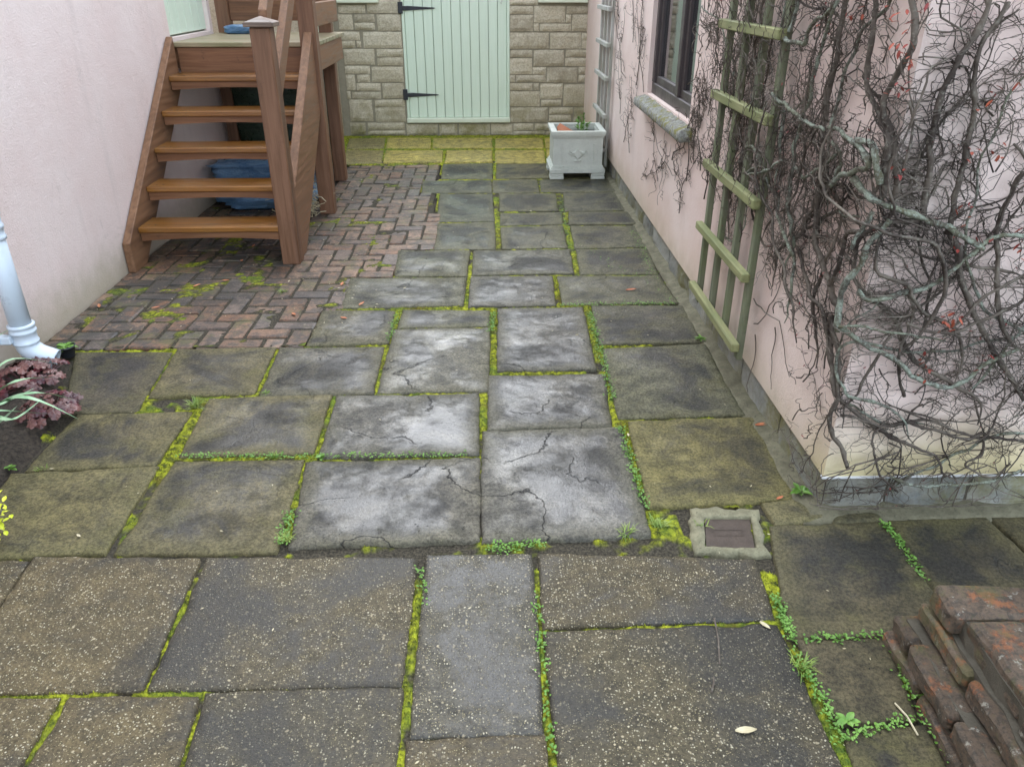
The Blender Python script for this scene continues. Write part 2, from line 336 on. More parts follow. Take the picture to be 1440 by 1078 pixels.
def m_tarp(name, a, b):
    m = Mat(name, 0.35, 0.5); n = m.noise(5, 5, 0.6, m.mapped((1, 1, 3)), 1.2); n2 = m.noise(22, 5, 0.6, None, 1.0)
    return m.out(m.mix(m.ramp(n, 0.3, 0.7), a, b), m.ramp(n2, 0.3, 0.7, 0.25, 0.5), m.bump(m.math('ADD', n, m.math('MULTIPLY', n2, 0.4)), 0.7, 0.03))
def m_lowbrick():
    m = Mat('weathered_brick', 0.85, 0.3); o = m.shifted(); n = m.noise(11, 8, 0.72, o); n2 = m.noise(60, 6, 0.8, o); n3 = m.noise(26, 7, 0.75, o)
    c = m.mix(m.info('Random'), (0.11, 0.078, 0.052), (0.18, 0.125, 0.085))
    c = m.mix(m.ramp(n, 0.54, 0.60, 0, 0.85), c, (0.30, 0.11, 0.045)); c = m.mix(m.ramp(n2, 0.44, 0.62, 0, 0.8), c, (0.045, 0.04, 0.032))
    c = m.mix(m.ramp(n3, 0.59, 0.66, 0, 0.75), c, (0.40, 0.38, 0.31)); c = m.mix(m.ramp(m.noise(8, 6, 0.75), 0.5, 0.64, 0, 0.55), c, (0.12, 0.115, 0.04))
    return m.out(c, 0.8, m.bump(m.math('ADD', n, m.math('MULTIPLY', n2, 0.8)), 1.0, 0.014), Coat_Weight=0.12, Coat_Roughness=0.3)

M = dict(
    riven=m_riven(), agg=m_aggregate(), bpave=m_brickpave(), moss=m_moss(), soil=m_soil(),
    pinkL=m_render('pink_render_smooth', (0.70, 0.565, 0.52), (0.74, 0.63, 0.585), (0.66, 0.53, 0.465)),
    pinkR=m_render('pink_render_aged', (0.67, 0.515, 0.455), (0.73, 0.605, 0.54), (0.69, 0.57, 0.45)),
    stone=m_stone('limestone', (0.44, 0.385, 0.27), (0.60, 0.53, 0.39), (0.62, 0.56, 0.43)),
    mortar=m_plain('mortar', (0.28, 0.25, 0.18), 0.9, 0.3, 20, bumps=0.4),
    plinth=m_stone('plinth_stone', (0.17, 0.185, 0.18), (0.33, 0.335, 0.30), (0.38, 0.37, 0.31), True),
    oldmortar=m_plain('old_mortar', (0.085, 0.072, 0.05), 0.9, 0.6, 30, (0.05, 0.05, 0.03), 0.6, bumps=0.9),
    fillet=m_plain('fillet_concrete', (0.17, 0.155, 0.095), 0.85, 1.0, 16, (0.035, 0.035, 0.018), 1.0, bumps=1.6),
    concrete=m_plain('old_concrete', (0.25, 0.23, 0.14), 0.85, 1.0, 24, (0.045, 0.045, 0.026), 1.0, bumps=1.4),
    wx=m_wood('stained_wood_across', 'x', (0.125, 0.052, 0.022), (0.21, 0.098, 0.045), (0.055, 0.024, 0.013)),
    wxw=m_wood('wet_tread_wood', 'x', (0.17, 0.062, 0.008), (0.26, 0.105, 0.014), (0.055, 0.022, 0.006), 0.42, 0.9, 0.05),
    wy=m_wood('stained_wood_along', 'y', (0.15, 0.07, 0.032), (0.24, 0.125, 0.06), (0.075, 0.036, 0.02)),
    wz=m_wood('stained_wood_upright', 'z', (0.125, 0.06, 0.03), (0.2, 0.1, 0.055), (0.06, 0.029, 0.016)),
    ws=m_wood('stained_wood_sloping', 's', (0.145, 0.07, 0.034), (0.235, 0.125, 0.066), (0.07, 0.034, 0.018)),
    wcap=m_wood('grey_cap_wood', 'x', (0.13, 0.085, 0.06), (0.22, 0.16, 0.12), (0.06, 0.04, 0.03)),
    deck=m_wood('algae_deck_wood', 'x', (0.22, 0.17, 0.095), (0.31, 0.25, 0.15), (0.14, 0.10, 0.06), 0.5, 0.2, 0.4),
    trel=m_wood('green_trellis_wood', 'z', (0.09, 0.10, 0.06), (0.19, 0.20, 0.13), (0.045, 0.045, 0.035), 0.75, 0, 0.4),
    trelh=m_wood('green_trellis_rail', 'y', (0.15, 0.155, 0.065), (0.28, 0.28, 0.13), (0.07, 0.07, 0.03), 0.75, 0, 0.5),
    trelg=m_wood('grey_trellis_wood', 'z', (0.30, 0.29, 0.26), (0.42, 0.41, 0.37), (0.15, 0.14, 0.11), 0.75, 0, 0.25),
    gdoor=m_wood('sage_paint', 'z', (0.60, 0.70, 0.56), (0.64, 0.735, 0.60), (0.57, 0.67, 0.53), 0.5),
    gdark=m_plain('dark_sage_gap', (0.22, 0.26, 0.20), 0.8),
    cream=m_plain('cream_paint', (0.66, 0.70, 0.55), 0.55, 0.15, 8, dirtamt=0.15),
    iron=m_plain('black_iron', (0.018, 0.02, 0.024), 0.45, 0.3, 20, dirtamt=0.1),
    brown=m_plain('dark_brown_frame', (0.055, 0.042, 0.040), 0.45, 0.3, 9, dirtamt=0.15),
    glass=m_glass(), sill=m_sillmoss(),
    pvc=m_plain('pale_blue_grey_plastic', (0.55, 0.62, 0.68), 0.35, 0.08, 6, (0.3, 0.3, 0.25), 0.12, bumps=0.03),
    inside=m_plain('dark_inside', (0.02, 0.02, 0.02), 0.9),
    planter=m_plain('weathered_cream_plastic', (0.55, 0.57, 0.50), 0.6, 0.35, 10, (0.23, 0.24, 0.17), 0.5, bumps=0.25),
    rust=m_plain('rusty_cover', (0.075, 0.055, 0.042), 0.6, 0.5, 25, (0.12, 0.07, 0.04), 0.5, 0.3, 0.5),
    rustp=m_wood('brown_post_wood', 'z', (0.07, 0.04, 0.025), (0.12, 0.065, 0.04), (0.04, 0.025, 0.02)),
    bark=m_bark(), lichen=m_lichen(), lowbrick=m_lowbrick(),
    terr=m_plain('terracotta', (0.36, 0.13, 0.06), 0.8, 0.4, 20),
    tarpb=m_tarp('blue_tarpaulin', (0.06, 0.14, 0.26), (0.16, 0.27, 0.40)), tarpd=m_tarp('dark_green_tarpaulin', (0.015, 0.03, 0.018), (0.035, 0.06, 0.035)),
    roof=m_plain('roof_tile', (0.20, 0.11, 0.075), 0.85, 0.5, 8, bumps=0.5),
    gleaf=m_leaf('weed_leaf', (0.09, 0.20, 0.025), (0.16, 0.30, 0.05)), grass=m_leaf('grass_blade', (0.12, 0.20, 0.03), (0.24, 0.30, 0.06)),
    iris=m_leaf('strap_leaf', (0.20, 0.36, 0.19), (0.32, 0.48, 0.28), 0.35), purple=m_leaf('purple_leaf', (0.06, 0.016, 0.016), (0.19, 0.085, 0.07), 0.4, 0.5),
    plum=m_leaf('dark_plum_leaf', (0.04, 0.008, 0.012), (0.13, 0.022, 0.028), 0.4, 0.5),
    yleaf=m_leaf('yellow_leaf', (0.55, 0.60, 0.03), (0.66, 0.66, 0.06)), red=m_leaf('red_bud', (0.16, 0.02, 0.02), (0.26, 0.035, 0.03)),
    orange=m_leaf('orange_dead_leaf', (0.42, 0.12, 0.05), (0.50, 0.20, 0.09), 0.6), pale=m_leaf('pale_dead_leaf', (0.42, 0.36, 0.22), (0.55, 0.48, 0.32), 0.6),
    vmid=m_leaf('vine_red_leaf', (0.22, 0.03, 0.025), (0.36, 0.085, 0.035), 0.6), white=m_plain('white_bead', (0.7, 0.7, 0.7), 0.5))

# ------------------------------------------------------------------ ground
XL, XR, YC, YB = -2.165, 1.055, 2.01, 8.95     # left wall, right wall, corner of right house, back wall
def sheet(name, x0, y0, x1, y1, z, mat, nx=1, ny=1):
    v = [(x0+(x1-x0)*i/nx, y0+(y1-y0)*j/ny, z) for j in range(ny+1) for i in range(nx+1)]
    f = [(j*(nx+1)+i, j*(nx+1)+i+1, (j+1)*(nx+1)+i+1, (j+1)*(nx+1)+i) for j in range(ny) for i in range(nx)]
    return obj(name, v, f, mat)
ground = sheet('ground', -120, -120, 120, 120, -0.06, M['soil']); tag(ground, 'dark bare earth under and around the paving', 'ground', kind='structure')
bed = sheet('slab_paving', -3.2, -3.0, 3.6, YB, -0.03, M['soil']); tag(bed, 'wet stone and concrete slab paving with mossy joints', 'paving', kind='structure')

G, BR = 'riven', 'agg'
# corners in photo pixels TL TR BR BL, kind, tint, wet, relief (mm)
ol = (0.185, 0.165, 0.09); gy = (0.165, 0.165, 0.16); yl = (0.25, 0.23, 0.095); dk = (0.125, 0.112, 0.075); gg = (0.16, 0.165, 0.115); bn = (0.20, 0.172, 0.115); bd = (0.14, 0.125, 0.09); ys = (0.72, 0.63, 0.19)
SL = [
 ((50,785),(276,785),(199,964),(-72,974),BR,bn,.25,2), ((-130,790),(36,787),(-90,974),(-320,980),BR,bn,.25,2),
 ((295,784),(584,782),(562,959),(212,965),BR,(.17,.155,.12),.35,2), ((602,781),(745,779),(761,1027),(579,1033),BR,(.15,.15,.14),.85,3),
 ((761,777),(1060,785),(1085,866),(768,879),BR,bd,.5,2), ((769,890),(1090,878),(1208,1135),(794,1135),BR,(.135,.125,.095),.3,2),
 ((-160,987),(79,983),(-12,1135),(-310,1135),BR,bn,.25,2), ((98,982),(278,977),(224,1135),(10,1135),BR,bn,.25,2),
 ((294,976),(563,965),(544,1135),(244,1135),BR,(.155,.145,.115),.3,2), ((578,1044),(764,1036),(775,1135),(566,1135),BR,bn,.35,2),
 ((1088,739),(1240,734),(1348,888),(1111,893),G,(.13,.115,.07),.5,2), ((1253,732),(1386,728),(1500,832),(1315,832),G,(.12,.105,.06),.55,2),
 ((1398,727),(1500,725),(1640,830),(1512,831),G,(.12,.105,.06),.5,2), ((1127,899),(1242,898),(1285,1008),(1178,1013),G,(.125,.11,.07),.5,2),
 ((1190,1027),(1302,1020),(1352,1135),(1226,1135),G,(.125,.11,.07),.4,2),
 ((1074,708),(1112,703),(1168,724),(1094,736),G,(.24,.22,.12),.2,2), ((-60,795),(30,787),(-90,974),(-260,980),BR,bn,.25,2) if False else ((1178,722),(1236,722),(1238,730),(1172,733),G,(.15,.14,.09),.3,2),
 ((14,668),(219,656),(147,773),(-62,787),G,(.215,.195,.095),.3,3), ((247,648),(425,645),(385,772),(164,775),G,ol,.4,3),
 ((434,649),(671,644),(671,756),(410,767),G,(.17,.165,.15),.95,8), ((680,606),(871,602),(912,749),(681,760),G,gy,.95,4),
 ((885,590),(1062,586),(1114,700),(915,710),G,yl,.35,3),
 ((110,582),(267,578),(217,653),(38,661),G,(.19,.17,.085),.35,3), ((296,560),(464,556),(437,635),(255,640),G,ol,.5,3),
 ((476,556),(672,552),(671,637),(451,642),G,gy,1.0,7), ((690,528),(850,526),(858,598),(688,603),G,gy,.9,5),
 ((107,495),(240,494),(190,576),(92,580),G,dk,.35,3), ((252,492),(386,488),(355,552),(212,557),G,ol,.4,3),
 ((396,489),(538,487),(523,551),(365,556),G,(.15,.145,.12),.7,4), ((556,463),(687,461),(685,548),(532,550),G,(.19,.19,.165),.9,7),
 ((702,433),(818,432),(838,518),(702,520),G,gy,.9,4), ((850,490),(990,484),(1045,582),(872,586),G,gg,.55,3),
 ((455,437),(553,437),(545,482),(431,485),G,(.17,.165,.12),.7,4), ((568,436),(687,436),(687,457),(560,460),G,gg,.7,3),
 ((833,430),(960,429),(986,480),(845,483),G,(.14,.14,.11),.5,3),
 ((495,391),(655,390),(650,428),(479,432),G,(.16,.165,.125),.8,5), ((664,389),(775,388),(781,429),(660,430),G,gy,.9,5), ((786,388),(925,387),(953,425),(791,427),G,gg,.7,4),
 ((561,353),(659,352),(655,388),(556,387),G,gg,.8,5), ((668,352),(800,351),(806,384),(665,386),G,(.17,.175,.15),.85,5), ((812,350),(910,348),(924,384),(818,385),G,gg,.55,3),
 ((616,314),(694,312),(696,349),(611,350),G,gg,.8,4), ((705,319),(791,317),(797,347),(707,349),G,gg,.8,4), ((803,318),(900,317),(908,346),(810,348),G,gg,.5,3),
 ((620,272),(692,272),(694,310),(615,311),G,(.14,.155,.12),.75,3), ((705,299),(789,298),(790,315),(705,316),G,gg,.7,3), ((703,272),(780,272),(784,295),(703,296),G,gg,.6,3),
 ((801,298),(882,297),(896,315),(801,316),G,(.14,.145,.11),.5,3), ((793,271),(865,270),(879,295),(796,296),G,(.14,.145,.11),.4,3),
 ((596,254),(690,253),(691,270),(594,271),G,(.15,.165,.13),.7,3), ((694,253),(754,252),(758,270),(694,270),G,gg,.6,3), ((760,252),(859,252),(865,269),(762,269),G,(.14,.145,.11),.4,3),
 ((624,231),(691,230),(692,251),(621,251),G,(.17,.175,.12),.6,3), ((699,230),(772,230),(775,250),(699,251),G,(.18,.175,.105),.5,3), ((776,230),(854,230),(858,250),(779,250),G,(.17,.165,.1),.4,3),
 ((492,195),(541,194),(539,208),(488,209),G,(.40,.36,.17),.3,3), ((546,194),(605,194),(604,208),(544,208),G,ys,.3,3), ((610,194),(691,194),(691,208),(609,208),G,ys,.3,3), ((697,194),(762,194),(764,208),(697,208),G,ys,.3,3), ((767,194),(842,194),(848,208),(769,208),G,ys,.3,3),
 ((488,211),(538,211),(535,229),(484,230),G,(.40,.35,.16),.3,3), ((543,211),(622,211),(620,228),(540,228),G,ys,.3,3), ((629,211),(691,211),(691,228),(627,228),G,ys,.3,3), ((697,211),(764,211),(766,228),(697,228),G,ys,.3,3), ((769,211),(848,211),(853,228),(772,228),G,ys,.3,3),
]
SLABS = []   # world quads for the joint fill
for i, s in enumerate(SL):
    q = [gz(*p).to_2d() for p in s[:4]]; kind, tint, wet, rel = s[4:]; c_ = sum(q, Vector((0, 0)))/4; q = [p+Vector((math.copysign(.009, p.x-c_.x), math.copysign(.008, p.y-c_.y))) for p in q]
    SLABS.append(q)
    w_ = ((q[1]-q[0]).length+(q[2]-q[3]).length)/2; h_ = ((q[3]-q[0]).length+(q[2]-q[1]).length)/2
    cy = sum(p.y for p in q)/4
    st = 0.013 if cy < 3.7 else (0.02 if cy < 5 else 0.035)
    nu = max(6, min(60, int(w_/st))); nv = max(5, min(60, int(h_/st)))
    c = (q[0]+q[1]+q[2]+q[3])/4; org = Vector((c.x, c.y, 0))
    # edge-refined parameters so that the arris is rounded
    def par(n, L):
        a = [0, 0.006/L, 0.016/L]; b = [1-x for x in a[::-1]]; m_ = [0.016/L+(1-0.032/L)*k/n for k in range(1, n)]
        return a+m_+b
    U, V = par(nu, w_), par(nv, h_); v = []; ed = []; lg = []
    sd_ = i*3.7; tilt = (random.uniform(-1, 1)*0.004, random.uniform(-1, 1)*0.004, random.uniform(-0.002, 0.003))
    for b in V:
        for a in U:
            p = q[0]*(1-a)*(1-b)+q[1]*a*(1-b)+q[2]*a*b+q[3]*(1-a)*b
            e = min(a*w_, (1-a)*w_, b*h_, (1-b)*h_)
            # ragged arris
            k = max(0, 1-e/0.03); jit = noise.noise_vector(Vector((p.x*14, p.y*14, sd_)))*0.004*k + noise.noise_vector(Vector((p.x*3, p.y*3, sd_)))*0.006*k + noise.noise_vector(Vector((p.x*45, p.y*45, sd_)))*0.003*k
            led = 0.0
            if kind == 'riven':
                hgt = fbm((p.x*3.1+sd_, p.y*3.6, sd_), 5)*0.5+0.25*fbm((p.x*14, p.y*14, sd_), 3)
                t = hgt*2.6; fl = math.floor(t); fr = t-fl; stp = fl+ss(0.42, 0.55, fr)
                if rel >= 5: led = max(0, 1-abs(fr-0.485)/0.075)*ss(0.02, 0.10, e)
                z = (stp/2.6*0.65+hgt*0.35)*rel*0.0016
            else:
                z = fbm((p.x*2.5, p.y*2.5, sd_), 3)*0.0025+fbm((p.x*30, p.y*30, sd_), 2)*0.0012
            z += tilt[0]*(a-.5)+tilt[1]*(b-.5)+tilt[2]
            rd = 0.0025*(1-ss(0, 0.018, e)) + 0.004*(1-ss(0, 0.006, e))
            chip = max(0, noise.noise(Vector((p.x*9, p.y*9, sd_+5)))-0.25)*0.02*(1-ss(0, 0.02, e))
            v.append(Vector((p.x+jit.x, p.y+jit.y, z-rd-chip))); ed.append(e); lg.append(led)
    n, m_ = len(U), len(V); f = [(j*n+k, (j+1)*n+k, (j+1)*n+k+1, j*n+k+1) for j in range(m_-1) for k in range(n-1)]
    ring = list(range(n))+[j*n+n-1 for j in range(1, m_)]+[(m_-1)*n+k for k in range(n-2, -1, -1)]+[j*n for j in range(m_-2, 0, -1)]
    base = len(v)
    for k in ring: v.append(Vector((v[k].x, v[k].y, -0.05))); ed.append(0); lg.append(0)
    for k in range(len(ring)):
        k2 = (k+1) % len(ring); f.append((ring[k], ring[k2], base+k2, base+k))
    o = obj('paving_slab', v, f, M[kind], bed, org, True)
    o.color = (*tint, wet)
    at = o.data.attributes.new('edge', 'FLOAT', 'POINT'); at.data.foreach_set('value', ed)
    at = o.data.attributes.new('ledge', 'FLOAT', 'POINT'); at.data.foreach_set('value', lg)

# brick paving: herringbone pavers left of the slabs
brick_px = [(85,491),(427,488),(430,484),(452,437),(477,432),(492,391),(552,389),(557,352),(608,351),(613,272),(590,271),(592,253),(617,251),(620,232),(484,232)]
BP = [gz(*p).to_2d() for p in brick_px]; BP += [Vector((-1.62, 7.55)), Vector((-2.16, 7.55)), Vector((-2.16, 3.36))]
def inpoly(P, x, y):
    c = False; n = len(P)
    for i in range(n):
        a, b = P[i], P[i-1]
        if (a.y > y) != (b.y > y) and x < (b.x-a.x)*(y-a.y)/(b.y-a.y)+a.x: c = not c
    return c
bbed = obj('brick_paving', [(p.x, p.y, -0.022) for p in BP], [tuple(range(len(BP)))[::-1]], M['soil'])
if bbed.data.polygons[0].normal.z < 0: bbed.data.flip_normals()
tag(bbed, 'old herringbone brick paving, dark with algae and moss', 'paving', kind='structure')
def brickmesh(L, Wd, Hh, seed, name='brick', mat='bpave', rough=0.002):
    v, f = bevbox(Vector((L/2, Wd/2, Hh/2)), 0.006); rn = random.Random(seed)
    v = [p+Vector((rn.uniform(-1, 1), rn.uniform(-1, 1), rn.uniform(-1, 1)))*rough for p in v]
    return mesh(name, v, f, M[mat])
BV = [brickmesh(0.200, 0.094, 0.05, k, rough=.003) for k in range(9)]; HV = [brickmesh(0.095, 0.094, 0.05, 50+k, rough=.003) for k in range(3)]
a_ = 0.106; nb = 0
for i in range(-2, 20):
    for j in range(-1, 42):
        k = (i-j) % 4
        if k == 0: cells = [(i, j), (i+1, j)]; rot = 0
        elif k == 3: cells = [(i, j), (i, j+1)]; rot = PI/2
        else: continue
        cs = [(-2.11+c[0]*a_, 3.40+c[1]*a_) for c in cells]
        ins = [inpoly(BP, *c) and not (c[0] < -1.3 and c[1] > 6.55) for c in cs]
        if not any(ins): continue
        if all(ins): x, y = (cs[0][0]+cs[1][0])/2, (cs[0][1]+cs[1][1])/2; me = random.choice(BV)
        else: x, y = cs[0] if ins[0] else cs[1]; me = random.choice(HV)
        o = bpy.data.objects.new('brick', me)
        link(o, bbed, (x+random.uniform(-1, 1)*.002, y+random.uniform(-1, 1)*.002, -0.026+random.uniform(-.004, .003)))
        o.rotation_euler = (random.uniform(-1, 1)*.012, random.uniform(-1, 1)*.012, rot+random.uniform(-1, 1)*.012+random.choice((0, PI))); nb += 1
print('bricks', nb)

# moss and earth in the joints ------------------------------------------------
def quad_sd(q, X, Y):
    d = np.full(X.shape, -9.0); c = sum(q, Vector((0, 0)))/4
    for i in range(4):
        a, b = q[i], q[(i+1) % 4]; e = (b-a).normalized(); nx, ny = e.y, -e.x
        if (c.x-a.x)*nx+(c.y-a.y)*ny > 0: nx, ny = -nx, -ny
        d = np.maximum(d, (X-a.x)*nx+(Y-a.y)*ny)
    return d
MH0, MH1 = gz(972, 709).to_2d(), gz(1078, 781).to_2d()
def joint_grid(x0, x1, y0, y1, st):
    xs = np.arange(x0, x1, st); ys = np.arange(y0, y1, st); X, Y = np.meshgrid(xs, ys)
    D = np.full(X.shape, 9.0)
    for q in SLABS: D = np.minimum(D, quad_sd(q, X, Y))
    return xs, ys, X, Y, D
def mossmask(x, y):
    n = noise.noise(Vector((x*5.5, y*5.5, 3)))*0.55+noise.noise(Vector((x*17, y*17, 9)))*0.45+noise.noise(Vector((x*45, y*45, 9)))*0.2
    b = 0.62 if y < 4.2 and x < .8 else .55
    if 1.76 < y < 1.91 and x < 0.95: b = 0.16          # earthy gap between the two kinds of slab
    if x > 0.93: b = 0.10
    if x > 0.86 and y < 2.0: b = 0.4
    if x > 0.95 and y > 1.4: b = 0.15
    if y > 5.4 and x > 0.2: b = 0.32
    if y > 7.6: b = 0.8
    if .60 < x < .93 and 1.72 < y < 2.12: b = .18
    if x < -1.55 and y < 3.3: b = .12
    if x < -1.35 and y < 2.7: b = .15
    if -0.15 < x < 0.0 and 1.9 < y < 2.25: b = 0.2
    return b+n
def build_joint(x0, x1, y0, y1, st):
    xs, ys, X, Y, D = joint_grid(x0, x1, y0, y1, st); ny, nx = X.shape
    keep = D > -0.014; v = []; f = []; mv = []; idx = -np.ones(X.shape, int); top = []
    for j in range(ny):
        for i in range(nx):
            if not keep[j, i]: continue
            x, y = X[j, i], Y[j, i]
            if x < -1.35 and y < 3.2 and x < gz(40, 660).x+ (y-2.35)*-0.25+0.05 and False: continue
            if inpoly(BP, x, y): continue
            if MH0.x+0.01 < x < MH1.x-0.01 and MH1.y+0.01 < y < MH0.y-0.01: continue
            m_ = mossmask(x, y); d = D[j, i]
            c = ss(0.3, 0.55, m_); hump = ss(-0.012, 0.012, d)
            z = -0.017+0.003*noise.noise(Vector((x*40, y*40, 0)))+c*hump*(0.013+0.008*noise.noise(Vector((x*55, y*55, 4)))+0.006*noise.noise(Vector((x*18, y*18, 7))))
            if d > 0.03: z = min(z, -0.004+0.008*noise.noise(Vector((x*25, y*25, 7))))
            idx[j, i] = len(v); v.append((x, y, z)); mv.append(m_)
            if c > 0.6 and -0.006 < d < 0.03: top.append((x, y, z))
    for j in range(ny-1):
        for i in range(nx-1):
            q = (idx[j, i], idx[j, i+1], idx[j+1, i+1], idx[j+1, i])
            if min(q) >= 0: f.append(tuple(int(t) for t in q))
    return v, f, mv, top
v1, f1, m1, top1 = build_joint(-2.1, 1.6, 0.85, 4.3, 0.0085)
v2, f2, m2, top2 = build_joint(-1.65, 1.07, 4.28, YB, 0.016)
nn = len(v1); jm = obj('joint_moss', v1+v2, f1+[tuple(t+nn for t in q) for q in f2], M['moss'], None, None, True)
at = jm.data.attributes.new('moss', 'FLOAT', 'POINT'); at.data.foreach_set('value', m1+m2)
tag(jm, 'bright yellow-green moss and dark earth filling the slab joints', 'moss', kind='stuff')
# moss fuzz: tiny upright shoots
tb = MB(); rn = random.Random(3)
for (x, y, z) in top1:
    for _ in range(2 if y < 2.6 else 1):
        a = rn.uniform(0, 2*PI); r = rn.uniform(.0012, .0028); hh = rn.uniform(.003, .0075); px_, py_ = x+rn.uniform(-.004, .004), y+rn.uniform(-.004, .004)
        dx, dy = math.cos(a)*r, math.sin(a)*r
        tb.add([(px_-dx, py_-dy, z-.002), (px_+dx, py_+dy, z-.002), (px_+rn.uniform(-.004, .004), py_+rn.uniform(-.004, .004), z+hh)], [(0, 1, 2)])
ms = tb.obj('moss_shoots', M['moss']); at = ms.data.attributes.new('moss', 'FLOAT', 'POINT'); at.data.foreach_set('value', [0.8]*len(ms.data.vertices))
tag(ms, 'fine upright moss shoots standing along the slab joints', 'moss', kind='stuff')
# moss film over the brick joints
v = []; f = []; mv = []; idx = {}
st = 0.018
for j in range(int(4.3/st)):
    for i in range(int(1.75/st)):
        x, y = -2.155+i*st, 3.36+j*st
        if not inpoly(BP, x, y) or (x < -1.3 and y > 6.6): continue
        n_ = noise.noise(Vector((x*3.2, y*3.2, 2)))*0.6+noise.noise(Vector((x*12, y*12, 1)))*0.4
        left = ss(-0.9, -1.5, x) if y < 5 else 0.35
        c = ss(0.05, 0.45, n_+0.15*left-0.06)*(.75+.5*noise.noise(Vector((x*30, y*30, 5))))
        idx[(i, j)] = len(v); v.append((x, y, -0.0065+c*0.0085+0.003*noise.noise(Vector((x*60, y*60, 0))))); mv.append(0.15+0.45*c+0.12*noise.noise(Vector((x*40, y*40, 3))))
for (i, j), k in idx.items():
    q = [idx.get(t) for t in ((i, j), (i+1, j), (i+1, j+1), (i, j+1))]
    if None not in q: f.append(tuple(q))
bm_ = obj('brick_moss', v, f, M['moss'], None, None, True); at = bm_.data.attributes.new('moss', 'FLOAT', 'POINT'); at.data.foreach_set('value', mv)
tag(bm_, 'moss patches and dirt lying in the brick joints', 'moss', kind='stuff')

# ------------------------------------------------------------------ left house
lh = thing('pink_house', 'tall smooth pale pink rendered house behind the wooden staircase', 'house', (XL-1.5, 2, 0))
LT = 4.6
wl_ = MB()
def rectwall(b, plane, c, lo, hi, holes, into):
    """wall face with rectangular holes; plane 'x': face at x=c over (y,z); 'y': face at y=c over (x,z). into = reveal depth vector"""
    us = sorted({lo[0], hi[0], *[h[0] for h in holes], *[h[1] for h in holes]}); zs = sorted({lo[1], hi[1], *[h[2] for h in holes], *[h[3] for h in holes]})
    P = (lambda u, z: (c, u, z)) if plane == 'x' else (lambda u, z: (u, c, z))
    for i in range(len(us)-1):
        for j in range(len(zs)-1):
            um, zm = (us[i]+us[i+1])/2, (zs[j]+zs[j+1])/2
            if any(h[0] < um < h[1] and h[2] < zm < h[3] for h in holes): continue
            b.add([P(us[i], zs[j]), P(us[i+1], zs[j]), P(us[i+1], zs[j+1]), P(us[i], zs[j+1])], [(0, 1, 2, 3)])
    for h in holes:
        a = [Vector(P(h[0], h[2])), Vector(P(h[1], h[2])), Vector(P(h[1], h[3])), Vector(P(h[0], h[3]))]; d = [p+Vector(into) for p in a]
        b.add(a+d, [(0, 1, 5, 4), (1, 2, 6, 5), (2, 3, 7, 6), (3, 0, 4, 7)])
DY0, DY1, DZ = 5.80, 6.66, 1.19
rectwall(wl_, 'x', XL, (-4, -0.06), (6.72, LT), [(DY0, DY1, DZ, 3.1)], (-0.05, 0, 0))
wl_.add([(XL, 6.72, -.06), (XL-4, 6.72, -.06), (XL-4, 6.72, LT), (XL, 6.72, LT), (XL, -4, -.06), (XL-4, -4, -.06), (XL-4, -4, LT), (XL, -4, LT)], [(0, 1, 2, 3), (4, 7, 6, 5), (1, 5, 6, 2), (2, 6, 7, 3)])
wl_.obj('wall', M['pinkL'], lh)
rb = MB(); rb.add([(XL+.25, -4.2, LT-.12), (XL+.25, 6.9, LT-.12), (XL-2, 6.9, LT+1.3), (XL-2, -4.2, LT+1.3), (XL+.25, -4.2, LT-.02), (XL+.25, 6.9, LT-.02), (XL-2, 6.9, LT+1.42), (XL-2, -4.2, LT+1.42)], [(0, 1, 2, 3), (7, 6, 5, 4), (0, 4, 5, 1), (1, 5, 6, 2), (3, 7, 4, 0)])
rb.obj('roof', M['roof'], lh)
door = MB().box((XL-.075, DY0, DZ), (XL-.05, DY1, 3.1)).obj('door', M['gdark'], lh)
for k in range(6):
    wdt = (DY1-DY0)/6; MB().box((XL-.052, DY0+k*wdt+.002, DZ+.012), (XL-.03, DY0+(k+1)*wdt-.002, 3.08), .004).obj('board', M['gdoor'], door)
MB().box((XL-.03, DY1-.07, 1.42), (XL-.015, DY1-.035, 1.46)).obj('door_knob', M['iron'], door)

# ------------------------------------------------------------------ right house
rh = thing('pink_house', 'pink rendered house with brown window, vine and low stone plinth', 'house', (XR+1.5, 5, 0))
WY0, WY1, WZ0, WZ1 = 4.20, 5.41, 0.875, 2.0
RTop = 3.2
b = MB(); PZ = 0.137
rectwall(b, 'x', XR, (YC, PZ), (YB, RTop), [(WY0, WY1, WZ0, WZ1)], (0.075, 0, 0))
b.add([(XR, YC, PZ), (5, YC, PZ), (5, YC, RTop), (XR, YC, RTop), (XR+.05, YC+.05, PZ), (5, YC+.05, PZ), (XR+.05, YB, PZ), (XR, YB, PZ)], [(0, 1, 2, 3), (0, 4, 5, 1), (0, 7, 6, 4)])
b.obj('wall', M['pinkR'], rh)
MB().box((XR-.004, YC-.006, PZ-.004), (5, YC+.01, PZ+.002)).obj('edge_bead', M['white'], rh)
rb = MB(); e = .22
rb.add([(XR-e, YC-.15, RTop-.1), (XR-e, YB, RTop-.1), (3.2, YB, RTop+1.4), (3.2, YC-.15, RTop+1.4), (XR-e, YC-.15, RTop), (XR-e, YB, RTop), (3.2, YB, RTop+1.5), (3.2, YC-.15, RTop+1.5), (5.4, YC-.15, RTop-.1), (5.4, YB, RTop-.1)],
       [(0, 1, 2, 3), (7, 6, 5, 4), (0, 4, 5, 1), (3, 7, 4, 0), (7, 8, 9, 6)])
rb.obj('roof', M['roof'], rh)
